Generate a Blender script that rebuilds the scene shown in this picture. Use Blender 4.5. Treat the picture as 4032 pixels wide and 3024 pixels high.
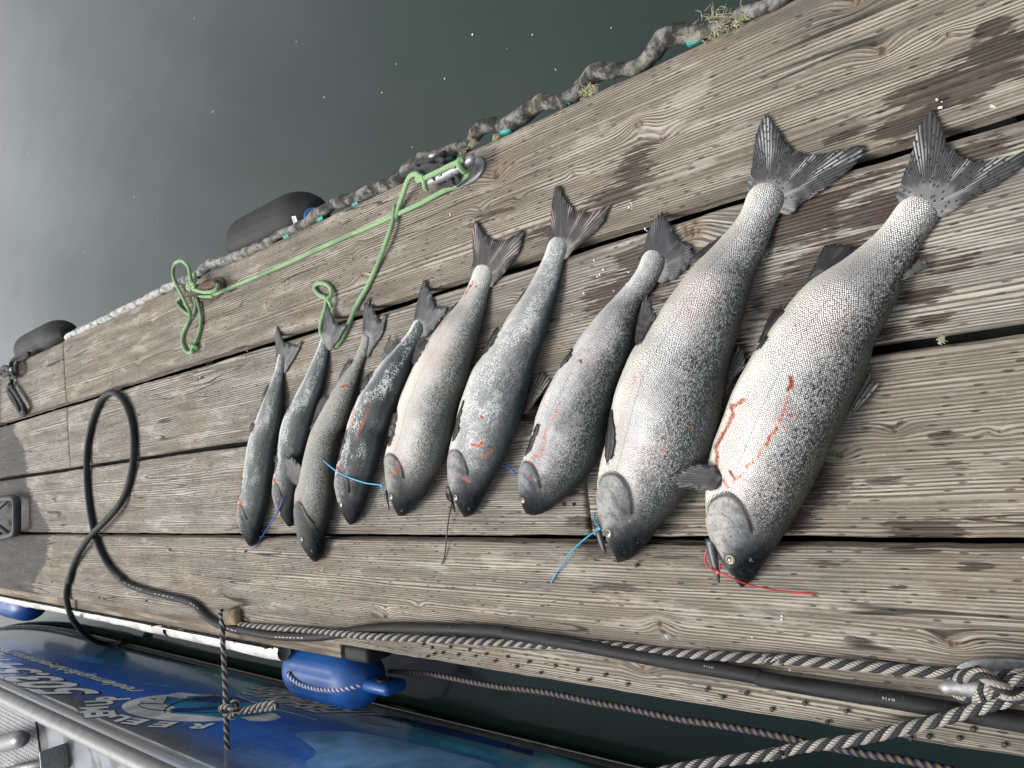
import bpy, bmesh, math, random
import numpy as np
from mathutils import Vector, Matrix

for o in list(bpy.data.objects): bpy.data.objects.remove(o)
scene = bpy.context.scene
col = scene.collection
random.seed(7); RNG = np.random.RandomState(11)

# ------------------------------------------------------------------ camera
PITCH, YAW, ROLL = 0.85749655, 0.11667484, -0.01580027
CAM = np.array([-0.0825735, 0.0, 1.2499169])
FPX = 1600.0*4032/2212            # focal length in pixels of a 4032 wide picture
FWD = np.array([math.sin(YAW)*math.cos(PITCH), math.cos(YAW)*math.cos(PITCH), -math.sin(PITCH)])
_r = np.array([math.cos(YAW), -math.sin(YAW), 0.0]); _u = np.cross(_r, FWD)
_r2 = _r*math.cos(ROLL)+_u*math.sin(ROLL); _u2 = -_r*math.sin(ROLL)+_u*math.cos(ROLL)
IR, IU = -_u2, _r2                # the phone was held sideways: picture-right is down, picture-up is right
cd = bpy.data.cameras.new('camera'); cam = bpy.data.objects.new('camera', cd); col.objects.link(cam)
M = Matrix(((IR[0], IU[0], -FWD[0], CAM[0]), (IR[1], IU[1], -FWD[1], CAM[1]), (IR[2], IU[2], -FWD[2], CAM[2]), (0, 0, 0, 1)))
cam.matrix_world = M
cd.sensor_width = 36.0; cd.lens = 36.0*1600/2212; cd.clip_start = 0.02; cd.clip_end = 2000
scene.camera = cam

# ------------------------------------------------------------------ sky, sun, exposure
SUN_EL, SUN_AZ = math.radians(54), math.radians(-18)     # azimuth measured from +Y towards +X
w = bpy.data.worlds.new('World'); scene.world = w; w.use_nodes = True
wn, wl = w.node_tree.nodes, w.node_tree.links
for n in list(wn): wn.remove(n)
sky = wn.new('ShaderNodeTexSky'); sky.sky_type = 'NISHITA'; sky.sun_disc = False
sky.sun_elevation = SUN_EL; sky.sun_rotation = SUN_AZ; sky.dust_density = 4.0; sky.air_density = 1.0; sky.ozone_density = 1.0
hs = wn.new('ShaderNodeHueSaturation'); hs.inputs['Saturation'].default_value = 0.22
bg = wn.new('ShaderNodeBackground'); bg.inputs['Strength'].default_value = 0.125
wo = wn.new('ShaderNodeOutputWorld')
tc = wn.new('ShaderNodeTexCoord'); cn_ = wn.new('ShaderNodeTexNoise'); cn_.inputs['Scale'].default_value = 3.2; cn_.inputs['Detail'].default_value = 5.0; cn_.inputs['Roughness'].default_value = .55
wl.new(tc.outputs['Generated'], cn_.inputs['Vector']); cr_ = wn.new('ShaderNodeMapRange'); wl.new(cn_.outputs['Fac'], cr_.inputs[0])
for k_, v_ in zip((1, 2, 3, 4), (.32, .68, .80, 1.28)): cr_.inputs[k_].default_value = v_
cm_ = wn.new('ShaderNodeMix'); cm_.data_type = 'RGBA'; cm_.blend_type = 'MULTIPLY'; cm_.inputs[0].default_value = 1.0
wl.new(hs.outputs[0], cm_.inputs[6]); wl.new(cr_.outputs[0], cm_.inputs[7])      # patchy overcast
wl.new(sky.outputs[0], hs.inputs['Color']); wl.new(cm_.outputs[2], bg.inputs['Color']); wl.new(bg.outputs[0], wo.inputs['Surface'])
sl = bpy.data.lights.new('sun', 'SUN'); sl.energy = 1.4; sl.angle = math.radians(30); sl.color = (1.0, 0.965, 0.91)
so = bpy.data.objects.new('sun', sl); col.objects.link(so)
sd = Vector((math.sin(SUN_AZ)*math.cos(SUN_EL), math.cos(SUN_AZ)*math.cos(SUN_EL), math.sin(SUN_EL)))
so.rotation_euler = (-sd).to_track_quat('-Z', 'Y').to_euler(); so.location = (0, 0, 6)
vs = scene.view_settings
vs.view_transform = 'Standard'; vs.look = 'None'; vs.gamma = 1.0; vs.exposure = 0.72; vs.use_curve_mapping = False
cy = scene.cycles; cy.max_bounces = 5; cy.diffuse_bounces = 2; cy.glossy_bounces = 3; cy.caustics_reflective = False; cy.caustics_refractive = False

# ------------------------------------------------------------------ measuring helpers
def ray(px, py):
    d = FWD*FPX + IR*(px-2016.0) + IU*(1512.0-py)
    return d
def G(px, py, z=0.0):             # where the line of sight through a picture point meets the height z
    d = ray(px, py); t = (z-CAM[2])/d[2]
    return CAM + t*d
def P(p):                         # world points -> picture points
    q = np.asarray(p, float)-CAM
    D = q@FWD
    return np.stack([2016+FPX*(q@IR)/D, 1512-FPX*(q@IU)/D], -1)
class Crop:
    def __init__(s, x, y, k): s.x, s.y, s.k = x, y, k
    def __call__(s, *pts): return [(s.x+a*s.k, s.y+b*s.k) for a, b in pts]
z1 = Crop(0, 2250, .5425); z2 = Crop(900, 2250, .5425); z3 = Crop(2000, 2250, .5425); z4 = Crop(3000, 2250, .46655)
z5 = Crop(0, 1200, .6631); z6 = Crop(600, 600, .6329); z7 = Crop(1600, 0, .6781); z8 = Crop(2800, 0, .557)
zA = Crop(2600, 400, .663); zB = Crop(2200, 1300, .6632); A1 = Crop(850, 1200, .3014); A2 = Crop(850, 1700, .3014)
C1 = Crop(1200, 1100, .36166); C2 = Crop(1200, 1650, .36166); E1 = Crop(1600, 700, .48222); E2 = Crop(1700, 1400, .42194)
G1 = Crop(2300, 400, .48222); H1 = Crop(2300, 1100, .7353); R5 = Crop(0, 1250, .4726); R7 = Crop(600, 1000, .4728)
R8 = Crop(1550, 550, .36765); RH = Crop(0, 1900, .3151); Q = Crop(0, 0, 1.82278)

def catmull(pts, n=8, closed=False):
    p = np.asarray(pts, float); out = []
    m = len(p); R = range(m) if closed else range(m-1)
    for i in R:
        if closed: a, b, c, d = p[(i-1) % m], p[i], p[(i+1) % m], p[(i+2) % m]
        else: a, b, c, d = p[max(i-1, 0)], p[i], p[i+1], p[min(i+2, m-1)]
        for k in range(n):
            t = k/n
            out.append(.5*((2*b)+(-a+c)*t+(2*a-5*b+4*c-d)*t*t+(-a+3*b-3*c+d)*t**3))
    if not closed: out.append(p[-1])
    return np.array(out)
def arclen(p):
    return np.concatenate([[0], np.cumsum(np.linalg.norm(np.diff(p, axis=0), axis=1))])
def resample(p, n):
    s = arclen(p); t = np.linspace(0, s[-1], n)
    return np.stack([np.interp(t, s, p[:, k]) for k in range(p.shape[1])], 1)
def smooth1(a, it=2):
    a = np.array(a, float)
    for _ in range(it):
        b = a.copy(); b[1:-1] = .25*a[:-2]+.5*a[1:-1]+.25*a[2:]; a = b
    return a
def vnoise(x, y, seed=0):
    r = np.random.RandomState(seed).rand(257, 257)
    x = np.asarray(x, float); y = np.asarray(y, float)
    xi = np.floor(x).astype(int); yi = np.floor(y).astype(int); fx = x-xi; fy = y-yi
    fx = fx*fx*(3-2*fx); fy = fy*fy*(3-2*fy); a = lambda i, j: r[i % 257, j % 257]
    return (a(xi, yi)*(1-fx)+a(xi+1, yi)*fx)*(1-fy)+(a(xi, yi+1)*(1-fx)+a(xi+1, yi+1)*fx)*fy-.5
def segdist(q, poly):             # distance of points q (N,2) to a polyline
    poly = np.asarray(poly, float); best = np.full(len(q), 1e9)
    for a, b in zip(poly[:-1], poly[1:]):
        d = b-a; t = np.clip(((q-a)@d)/max(d@d, 1e-9), 0, 1)
        best = np.minimum(best, np.linalg.norm(q-(a+t[:, None]*d), axis=1))
    return best
def sstep(a, b, x):
    t = np.clip((x-a)/(b-a), 0, 1); return t*t*(3-2*t)

# ------------------------------------------------------------------ object helpers
def tag(o, label=None, cat=None, group=None, kind=None):
    if label: o['label'] = label
    if cat: o['category'] = cat
    if group: o['group'] = group
    if kind: o['kind'] = kind
    return o
def attach(o, parent):
    o.parent = parent; o.matrix_parent_inverse = Matrix.Translation(-Vector(parent.location)) if parent.type == 'EMPTY' else Matrix.Identity(4)
def empty(name, loc):
    o = bpy.data.objects.new(name, None); o.empty_display_size = .03; o.location = tuple(loc); col.objects.link(o); return o
def thing(name, label, cat, loc, group=None):
    return tag(empty(name, loc), label, cat, group)
def mk(name, V, F, mat=None, parent=None, smooth=True, attrs=None, uv=None, mats=None, mi=None):
    me = bpy.data.meshes.new(name)
    V = np.asarray(V, np.float32); lens = np.fromiter((len(f) for f in F), np.int32, len(F)); flat = np.fromiter((i for f in F for i in f), np.int32, int(lens.sum()))
    me.vertices.add(len(V)); me.vertices.foreach_set('co', V.ravel()); me.loops.add(len(flat)); me.loops.foreach_set('vertex_index', flat)
    me.polygons.add(len(F)); me.polygons.foreach_set('loop_start', np.concatenate([[0], np.cumsum(lens)[:-1]]).astype(np.int32)); me.update(calc_edges=True)
    if attrs:
        for k, a in attrs.items():
            at = me.attributes.new(k, 'FLOAT', 'POINT'); at.data.foreach_set('value', np.asarray(a, np.float32))
    if uv is not None:
        l = me.uv_layers.new(name='UVMap'); li = np.empty(len(me.loops), np.int32); me.loops.foreach_get('vertex_index', li)
        l.data.foreach_set('uv', np.asarray(uv, np.float32)[li].ravel())
    me.polygons.foreach_set('use_smooth', [smooth]*len(me.polygons))
    for m_ in (mats or ([mat] if mat else [])): me.materials.append(m_)
    if mi is not None: me.polygons.foreach_set('material_index', list(mi))
    me.update()
    o = bpy.data.objects.new(name, me); col.objects.link(o)
    if parent: attach(o, parent)
    return o
def frames(p):
    p = np.asarray(p, float); n = len(p)
    t = np.gradient(p, axis=0); t /= np.linalg.norm(t, axis=1)[:, None]+1e-12
    up = np.array([0, 0, 1.0]); a = np.cross(t[0], up)
    if np.linalg.norm(a) < 1e-3: a = np.cross(t[0], [1, 0, 0])
    a /= np.linalg.norm(a); A = [a]
    for i in range(1, n):
        a = A[-1]-t[i]*(A[-1]@t[i]); a /= np.linalg.norm(a)+1e-12; A.append(a)
    A = np.array(A); return t, A, np.cross(A, t)
def tube_geo(p, r, seg=10, cap=True, sx=1.0, sz=1.0):
    p = np.asarray(p, float); n = len(p); r = np.broadcast_to(np.asarray(r, float), (n,))
    t, A, B = frames(p); th = np.arange(seg)*2*math.pi/seg
    V = (p[:, None]+r[:, None, None]*(np.cos(th)[None, :, None]*A[:, None]*sx+np.sin(th)[None, :, None]*B[:, None]*sz)).reshape(-1, 3)
    s = arclen(p); UV = np.stack([np.repeat(s, seg), np.tile(np.arange(seg)/seg, n)], 1)
    F = [(i*seg+j, i*seg+(j+1) % seg, (i+1)*seg+(j+1) % seg, (i+1)*seg+j) for i in range(n-1) for j in range(seg)]
    if cap:
        F.append(tuple(range(seg))[::-1]); F.append(tuple((n-1)*seg+j for j in range(seg)))
    return V, F, UV
def tube(name, p, r, mat, parent=None, seg=10, sx=1.0, sz=1.0):
    V, F, UV = tube_geo(p, r, seg, True, sx, sz); return mk(name, V, F, mat, parent, uv=UV)
def join_geo(parts):
    V, F, UV, MI, o = [], [], [], [], 0
    for k, g in enumerate(parts):
        v, f = g[0], g[1]; V.append(np.asarray(v)); F += [tuple(i+o for i in q) for q in f]
        UV.append(g[2] if len(g) > 2 and g[2] is not None else np.zeros((len(v), 2))); MI += [g[3] if len(g) > 3 else 0]*len(f); o += len(v)
    return np.concatenate(V), F, np.concatenate(UV), MI
def twisted(name, p, R, mats, parent=None, strands=4, pitch=.075, seg=7, step=.004, phase=0):
    p = np.asarray(p, float); L = arclen(p)[-1]; p = resample(p, max(8, int(L/step)))
    t, A, B = frames(p); s = arclen(p); parts = []
    rs = R*(.56 if strands == 3 else .50); ro = R-rs*.95
    for k in range(strands):
        a = s/pitch*2*math.pi+k*2*math.pi/strands+phase
        q = p+ro*(np.cos(a)[:, None]*A+np.sin(a)[:, None]*B)
        v, f, uv = tube_geo(q, rs, seg); parts.append((v, f, uv, k % len(mats)))
    V, F, UV, MI = join_geo(parts)
    return mk(name, V, F, None, parent, uv=UV, mats=mats, mi=MI)
def box_geo(c, s, rz=0.0, bev=0.0):
    bm = bmesh.new(); bmesh.ops.create_cube(bm, size=1)
    for v in bm.verts: v.co = Vector((v.co.x*s[0], v.co.y*s[1], v.co.z*s[2]))
    if bev: bmesh.ops.bevel(bm, geom=list(bm.edges), offset=bev, segments=2, affect='EDGES', profile=.5)
    R = Matrix.Rotation(rz, 3, 'Z'); V = [tuple(R@v.co+Vector(c)) for v in bm.verts]; bm.verts.index_update()
    F = [tuple(v.index for v in f.verts) for f in bm.faces]; bm.free(); return np.array(V), F
def lathe_geo(prof, axis_o, axis_d, seg=32, ref=(0, 0, 1)):
    prof = np.asarray(prof, float); d = np.asarray(axis_d, float); d /= np.linalg.norm(d)
    a = np.cross(d, ref); a /= np.linalg.norm(a); b = np.cross(d, a); th = np.arange(seg)*2*math.pi/seg
    V = (np.asarray(axis_o)+prof[:, 0][:, None, None]*d+prof[:, 1][:, None, None]*(np.cos(th)[None, :, None]*a+np.sin(th)[None, :, None]*b)).reshape(-1, 3)
    n = len(prof); F = [(i*seg+j, i*seg+(j+1) % seg, (i+1)*seg+(j+1) % seg, (i+1)*seg+j) for i in range(n-1) for j in range(seg)]
    F.append(tuple(range(seg))[::-1]); F.append(tuple((n-1)*seg+j for j in range(seg)))
    UV = np.stack([np.repeat(prof[:, 0], seg), np.tile(np.arange(seg)/seg, n)], 1)
    return V, F, UV

# ------------------------------------------------------------------ material helpers
class NT:
    def __init__(s, name):
        s.m = bpy.data.materials.new(name); s.m.use_nodes = True; s.t = s.m.node_tree
        for n in list(s.t.nodes): s.t.nodes.remove(n)
        s.out = s.n('ShaderNodeOutputMaterial'); s.b = s.n('ShaderNodeBsdfPrincipled'); s.l(s.b.outputs[0], s.out.inputs[0])
    def n(s, t, **k):
        n = s.t.nodes.new(t)
        for a, b in k.items(): setattr(n, a, b)
        return n
    def l(s, a, b): s.t.links.new(a, b)
    def set(s, sock, v):
        if isinstance(v, bpy.types.NodeSocket): s.l(v, sock)
        else: sock.default_value = v
    def math(s, op, a, b=0.0, c=None, clamp=False):
        n = s.n('ShaderNodeMath', operation=op, use_clamp=clamp); s.set(n.inputs[0], a); s.set(n.inputs[1], b)
        if c is not None: s.set(n.inputs[2], c)
        return n.outputs[0]
    def mix(s, f, a, b, mode='MIX'):
        n = s.n('ShaderNodeMix', data_type='RGBA', blend_type=mode); n.clamp_factor = True
        s.set(n.inputs[0], f)
        for k, v in ((6, a), (7, b)): s.set(n.inputs[k], (*v, 1) if isinstance(v, (tuple, list)) and len(v) == 3 else v)
        return n.outputs[2]
    def attr(s, name): return s.n('ShaderNodeAttribute', attribute_name=name).outputs['Fac']
    def pos(s): return s.n('ShaderNodeNewGeometry').outputs['Position']
    def sep(s, v):
        n = s.n('ShaderNodeSeparateXYZ'); s.l(v, n.inputs[0]); return n.outputs
    def comb(s, x, y, z=0.0):
        n = s.n('ShaderNodeCombineXYZ')
        for k, v in enumerate((x, y, z)): s.set(n.inputs[k], v)
        return n.outputs[0]
    def noise(s, v, scale, detail=2.0, rough=.5, dim='3D'):
        n = s.n('ShaderNodeTexNoise', noise_dimensions=dim); s.l(v, n.inputs['Vector']); n.inputs['Scale'].default_value = scale
        n.inputs['Detail'].default_value = detail; n.inputs['Roughness'].default_value = rough; return n.outputs['Fac']
    def vor(s, v, scale=1.0, rnd=1.0, feat='F1', dim='2D'):
        n = s.n('ShaderNodeTexVoronoi', voronoi_dimensions=dim, feature=feat); s.l(v, n.inputs['Vector'])
        n.inputs['Scale'].default_value = scale; n.inputs['Randomness'].default_value = rnd; return n.outputs
    def sm(s, x, a, b, lo=0.0, hi=1.0):
        n = s.n('ShaderNodeMapRange', interpolation_type='SMOOTHSTEP'); s.set(n.inputs[0], x)
        for k, v in zip((1, 2, 3, 4), (a, b, lo, hi)): s.set(n.inputs[k], v)
        return n.outputs[0]
    def ramp(s, f, stops):
        n = s.n('ShaderNodeValToRGB'); s.set(n.inputs[0], f); e = n.color_ramp.elements
        while len(e) < len(stops): e.new(.5)
        for k, (p, c) in enumerate(stops): e[k].position = p; e[k].color = (*c, 1)
        return n.outputs[0]
    def bump(s, h, strength=.5, dist=.002, normal=None):
        n = s.n('ShaderNodeBump'); n.inputs['Strength'].default_value = strength; n.inputs['Distance'].default_value = dist
        s.l(h, n.inputs['Height'])
        if normal is not None: s.l(normal, n.inputs['Normal'])
        return n.outputs[0]
    def p(s, **k):
        names = dict(color='Base Color', rough='Roughness', metal='Metallic', normal='Normal', ior='IOR', coat='Coat Weight', coatr='Coat Roughness', spec='Specular IOR Level', sss='Subsurface Weight', trans='Transmission Weight', alpha='Alpha', sheen='Sheen Weight')
        for a, v in k.items():
            s.set(s.b.inputs[names[a]], (*v, 1) if isinstance(v, tuple) and len(v) == 3 else v)
        return s.m
def simple(name, color, rough=.5, metal=0.0, var=.25, scale=40, bump=.2, bd=.002, coat=0.0, dirt=None, spec=.5):
    t = NT(name); pos = t.pos(); n1 = t.noise(pos, scale, 4, .6); n2 = t.noise(pos, scale*.18, 3)
    c = t.mix(t.sm(n1, .3, .7), tuple(x*(1-var) for x in color), tuple(min(1, x*(1+var)) for x in color))
    if dirt: c = t.mix(t.sm(n2, .48, .68), c, dirt)
    return t.p(color=c, rough=t.sm(n2, .2, .8, max(.02, rough-.1), min(1, rough+.12)), metal=metal, coat=coat, spec=spec, normal=t.bump(n1, bump, bd))

# ------------------------------------------------------------------ materials
def wood_mat():
    t = NT('weathered_wood'); pos = t.sep(t.pos()); g = t.attr('grain'); y = pos[1]; kn = t.attr('knot'); st = t.attr('stain_shade'); wet = t.attr('wet'); tone = t.attr('tone')
    wob = t.noise(t.comb(t.math('MULTIPLY', g, 30.0), t.math('MULTIPLY', y, 2.0), tone), 1.0, 2)
    # annual rings raised by weather: regular lines whose spacing drifts, plus streaks
    sp = t.noise(t.comb(t.math('MULTIPLY', g, 14.0), tone, 3.1), 1.0, 1)
    ph = t.math('ADD', t.math('MULTIPLY', g, 165.0), t.math('MULTIPLY', sp, 9.0)); ph = t.math('ADD', ph, t.math('MULTIPLY', wob, 2.2))
    lines = t.math('MULTIPLY_ADD', t.math('SINE', t.math('MULTIPLY', ph, 6.2832)), .5, .5)
    streak = t.noise(t.comb(t.math('MULTIPLY', g, 420.0), t.math('MULTIPLY', y, 5.0), tone), 1.0, 3, .6)
    broad = t.noise(t.comb(t.math('MULTIPLY', g, 40.0), t.math('MULTIPLY', y, 1.6), tone), 1.0, 3, .6)
    fib = t.noise(t.comb(t.math('MULTIPLY', g, 900.0), t.math('MULTIPLY', y, 60.0), tone), 1.0, 2)
    amp = t.sm(broad, .35, .62)
    groove = t.math('MULTIPLY', t.sm(lines, .55, .10), t.math('MULTIPLY_ADD', amp, .45, .55))
    light = t.mix(t.sm(broad, .25, .75), (.13, .110, .086), (.46, .408, .33)); light = t.mix(t.sm(tone, 0, 1), light, t.mix(t.sm(broad, .25, .75), (.175, .162, .14), (.52, .49, .43)))
    c = t.mix(t.sm(streak, .3, .7), t.mix(.55, light, (.15, .128, .102)), light)
    c = t.mix(t.math('MULTIPLY', groove, .85), c, (.055, .046, .038))
    fn = t.noise(t.pos(), 3.0, 4, .65); c = t.mix(t.math('MULTIPLY', t.sm(fn, .52, .72), .45), c, (.21, .135, .08))
    c = t.mix(t.math('MULTIPLY', t.sm(fib, .55, .8), .25), c, (.60, .58, .53))
    wz = t.noise(t.comb(t.math('MULTIPLY', g, 22.0), t.math('MULTIPLY', y, 4.5), t.math('ADD', tone, 20.0)), 1.0, 5, .7); c = t.mix(t.math('MULTIPLY', t.sm(wz, .50, .66), .55), c, (.10, .088, .07)); c = t.mix(t.math('MULTIPLY', t.sm(wz, .46, .34), .35), c, (.52, .49, .43))
    dk = t.noise(t.comb(t.math('MULTIPLY', g, 300.0), t.math('MULTIPLY', y, 22.0), 9.0), 1.0, 3, .6); c = t.mix(t.math('MULTIPLY', t.sm(dk, .62, .72), .5), c, (.03, .025, .02))
    # incising marks in staggered rows
    vo = t.vor(t.comb(t.math('MULTIPLY', g, 80.0), t.math('MULTIPLY_ADD', y, 17.0, t.math('MULTIPLY', wob, .3)), 0.0), 1.0, .8)
    dn = t.noise(t.pos(), 60.0, 2); inc = t.math('MULTIPLY', t.sm(t.math('ADD', vo['Distance'], t.math('MULTIPLY', dn, .20)), .25, .15), t.sm(t.sep(vo['Color'])[0], .15, .75)); c = t.mix(t.math('MULTIPLY', inc, .70), c, (.022, .018, .015))
    # drying cracks: contour lines of a long noise
    cn = t.noise(t.comb(t.math('MULTIPLY', g, 26.0), t.math('MULTIPLY', y, .9), t.math('ADD', tone, 7.0)), 1.0, 1)
    cr = t.math('MULTIPLY', t.sm(t.math('ABSOLUTE', t.math('SUBTRACT', cn, .5)), .009, .003), t.sm(t.noise(t.pos(), 2.3, 2), .46, .58))
    c = t.mix(t.math('MULTIPLY', cr, .85), c, (.02, .017, .014))
    # knots
    kring = t.math('MULTIPLY_ADD', t.math('SINE', t.math('MULTIPLY', g, 2200.0)), .5, .5)
    c = t.mix(t.math('MULTIPLY', t.sm(kn, .30, .62), .6), c, t.mix(kring, (.13, .085, .05), (.30, .235, .165)))
    kc = t.math('MULTIPLY', t.sm(kn, .60, .85), t.sm(t.noise(t.pos(), 90.0, 3), .40, .60)); c = t.mix(t.math('MULTIPLY', kc, .8), c, (.045, .03, .02))
    # blood and water soaked in along the grain, plus some painted fish shadow
    sn = t.noise(t.comb(t.math('MULTIPLY', g, 150.0), t.math('MULTIPLY', y, 11.0), 0.0), 1.0, 4, .65)
    sv = t.math('ADD', st, t.math('MULTIPLY', t.math('SUBTRACT', sn, .5), 2.1)); sm_ = t.math('MULTIPLY', t.sm(sv, .50, .62), t.sm(st, .02, .15))
    scol = t.mix(t.sm(t.noise(t.pos(), 9.0, 2), .4, .6), (.16, .09, .066), (.21, .17, .15)); c = t.mix(t.math('MULTIPLY', sm_, .92), c, t.mix(1.0, c, scol, 'MULTIPLY'))
    wv = t.math('ADD', wet, t.math('MULTIPLY', t.math('SUBTRACT', sn, .5), .9)); wm = t.sm(wv, .42, .56)
    c = t.mix(wm, c, t.mix(1.0, c, (.24, .245, .27), 'MULTIPLY'))
    # pale bird lime and scuffs
    du = t.noise(t.pos(), 26.0, 3, .6); c = t.mix(t.sm(du, .735, .765), c, (.62, .60, .54))
    h = t.math('MULTIPLY_ADD', groove, -1.0, t.math('MULTIPLY', streak, .35)); h = t.math('MULTIPLY_ADD', inc, -1.3, h); h = t.math('MULTIPLY_ADD', cr, -1.4, h)
    h = t.math('MULTIPLY_ADD', fib, .18, h); h = t.math('MULTIPLY_ADD', kc, -.8, h)
    rough = t.math('MULTIPLY_ADD', t.math('MAXIMUM', sm_, t.math('MULTIPLY', wm, .4)), -.34, .88)
    return t.p(color=c, rough=rough, normal=t.bump(h, .85, .0022), spec=.35)
WOOD = wood_mat()
def oldwood_mat():
    t = NT('side_wood'); p = t.sep(t.pos()); v = t.comb(t.math('MULTIPLY', p[0], 60.0), t.math('MULTIPLY', p[1], 3.0), t.math('MULTIPLY', p[2], 110.0))
    n = t.noise(v, 1.0, 4, .6); b = t.noise(t.pos(), 5.0, 3)
    c = t.mix(t.sm(n, .3, .7), (.075, .058, .042), (.29, .24, .18)); c = t.mix(t.sm(b, .5, .7), c, (.12, .09, .06))
    return t.p(color=c, rough=.85, normal=t.bump(n, .7, .003))
SIDEWOOD = oldwood_mat()
DARKWOOD = simple('near_black_timber', (.008, .009, .008), .8, var=.4, scale=25, spec=.08)  # framing coloured near black so the plank gaps read dark
def water_mat():
    t = NT('harbour_water'); pos = t.pos(); m = t.n('ShaderNodeMapping'); t.l(pos, m.inputs[0]); m.inputs['Scale'].default_value = (1.0, .55, 1.0)
    n1 = t.noise(m.outputs[0], 1.1, 3, .5); n2 = t.noise(m.outputs[0], 7.0, 2)
    h = t.math('MULTIPLY_ADD', n2, .05, n1)
    c = t.mix(t.noise(pos, .6, 2), (.014, .0255, .0215), (.018, .032, .027))
    return t.p(color=c, rough=.05, ior=1.44, spec=.5, normal=t.bump(h, .22, .05))
WATER = water_mat()
STEEL = simple('galvanised_steel', (.24, .245, .25), .5, .6, .25, 120, .15, .001, dirt=(.30, .30, .29))
RUST = simple('rusty_iron', (.10, .065, .045), .8, .3, .5, 90, .6, .003, dirt=(.05, .055, .055))
NAIL = simple('nail_iron', (.05, .042, .036), .65, .5, .4, 200, .5, .001)
def rubber_mat(name, c0, c1, rough=.55):
    t = NT(name); pos = t.pos(); a = t.noise(pos, 14.0, 4, .6); b = t.noise(pos, 130.0, 3, .6); sc = t.noise(pos, 60.0, 4, .75)
    c = t.mix(t.sm(a, .3, .7), c0, c1); c = t.mix(t.math('MULTIPLY', t.sm(sc, .66, .74), .5), c, (.30, .30, .29))
    return t.p(color=c, rough=t.sm(a, .2, .8, rough-.1, rough+.15), normal=t.bump(b, .25, .001), spec=.22)
HOSE = rubber_mat('black_hose_rubber', (.012, .0125, .013), (.026, .027, .028), .6)
BLACKVINYL = rubber_mat('black_fender_vinyl', (.018, .018, .018), (.036, .035, .035), .6)
BLACKMETAL = rubber_mat('black_painted_handle', (.030, .034, .036), (.055, .06, .063), .5)
def fender_blue():
    t = NT('blue_fender_vinyl'); pos = t.pos(); a = t.noise(pos, 18.0, 4, .6); d = t.noise(pos, 7.0, 4, .7)
    c = t.mix(t.sm(a, .3, .7), (.007, .07, .27), (.012, .105, .37)); c = t.mix(t.math('MULTIPLY', t.sm(d, .52, .72), .5), c, (.06, .09, .12))
    return t.p(color=c, rough=.42, normal=t.bump(a, .2, .002))
BLUEVINYL = fender_blue()
WHITEVINYL = simple('white_dock_edging_vinyl', (.66, .66, .64), .5, 0, .12, 50, .4, .003, dirt=(.40, .385, .34))
def braid_mat(name, c0, c1, c2=None, dens=150.0, around=6.0, rough=.75):
    t = NT(name); uv = t.sep(t.n('ShaderNodeUVMap').outputs[0]); u = t.math('MULTIPLY', uv[0], dens); v = t.math('MULTIPLY', uv[1], around)
    a = t.math('SINE', t.math('MULTIPLY', t.math('ADD', u, v), 6.2832)); b = t.math('SINE', t.math('MULTIPLY', t.math('SUBTRACT', u, v), 6.2832))
    h = t.math('ABSOLUTE', t.math('MULTIPLY', a, b)); n = t.noise(t.pos(), 9.0, 3); f = t.noise(t.pos(), 700.0, 2)
    c = t.mix(t.sm(h, .0, .5), c0, c1)
    if c2: c = t.mix(t.math('MULTIPLY', t.sm(n, .48, .62), .55), c, c2)
    return t.p(color=c, rough=rough, normal=t.bump(t.math('MULTIPLY_ADD', f, .3, h), .7, .002), sheen=.15)
GREENROPE = braid_mat('green_braided_rope', (.09, .20, .07), (.40, .64, .32), (.12, .20, .10), 130.0, 5.0)
BLACKROPE = braid_mat('black_braided_rope', (.006, .007, .008), (.026, .028, .03), None, 110.0, 4.0)
def strand_mat(name, c0, c1):
    t = NT(name); uv = t.sep(t.n('ShaderNodeUVMap').outputs[0])
    a = t.math('SINE', t.math('MULTIPLY', t.math('ADD', t.math('MULTIPLY', uv[0], 190.0), t.math('MULTIPLY', uv[1], 5.0)), 6.2832)); n = t.noise(t.pos(), 30.0, 3)
    c = t.mix(t.sm(a, -.6, .3), c0, c1); c = t.mix(t.math('MULTIPLY', t.sm(n, .5, .75), .4), c, tuple(x*.45 for x in c1))
    return t.p(color=c, rough=.8, normal=t.bump(a, .55, .001))
STRANDW = strand_mat('pale_rope_strand', (.15, .14, .125), (.42, .395, .35)); STRANDK = strand_mat('black_rope_strand', (.009, .009, .011), (.03, .03, .034))
def check_mat(name, ca, cb, du=62.0, dv=2.0):
    t = NT(name); uv = t.sep(t.n('ShaderNodeUVMap').outputs[0]); u = t.math('MULTIPLY', uv[0], du); v = t.math('MULTIPLY', uv[1], dv)
    a = t.math('SINE', t.math('MULTIPLY', t.math('ADD', u, v), 6.2832)); fi = t.math('SINE', t.math('MULTIPLY', t.math('SUBTRACT', t.math('MULTIPLY', u, 5.0), t.math('MULTIPLY', v, 3.0)), 6.2832))
    c = t.mix(t.sm(t.math('MULTIPLY_ADD', fi, .45, a), -.05, .12), ca, cb)
    return t.p(color=c, rough=.7, normal=t.bump(t.math('MULTIPLY_ADD', fi, .4, a), .5, .0015))
BLUEWHITE = check_mat('blue_white_braid', (.012, .04, .30), (.66, .66, .64)); BLUEYELLOW = check_mat('blue_yellow_braid', (.006, .016, .085), (.20, .145, .055))  # blue and yellow line darkened, its shade is in the colour
TEAL = simple('teal_hose_lining', (.02, .22, .20), .5, 0, .25, 60, .2)
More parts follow.
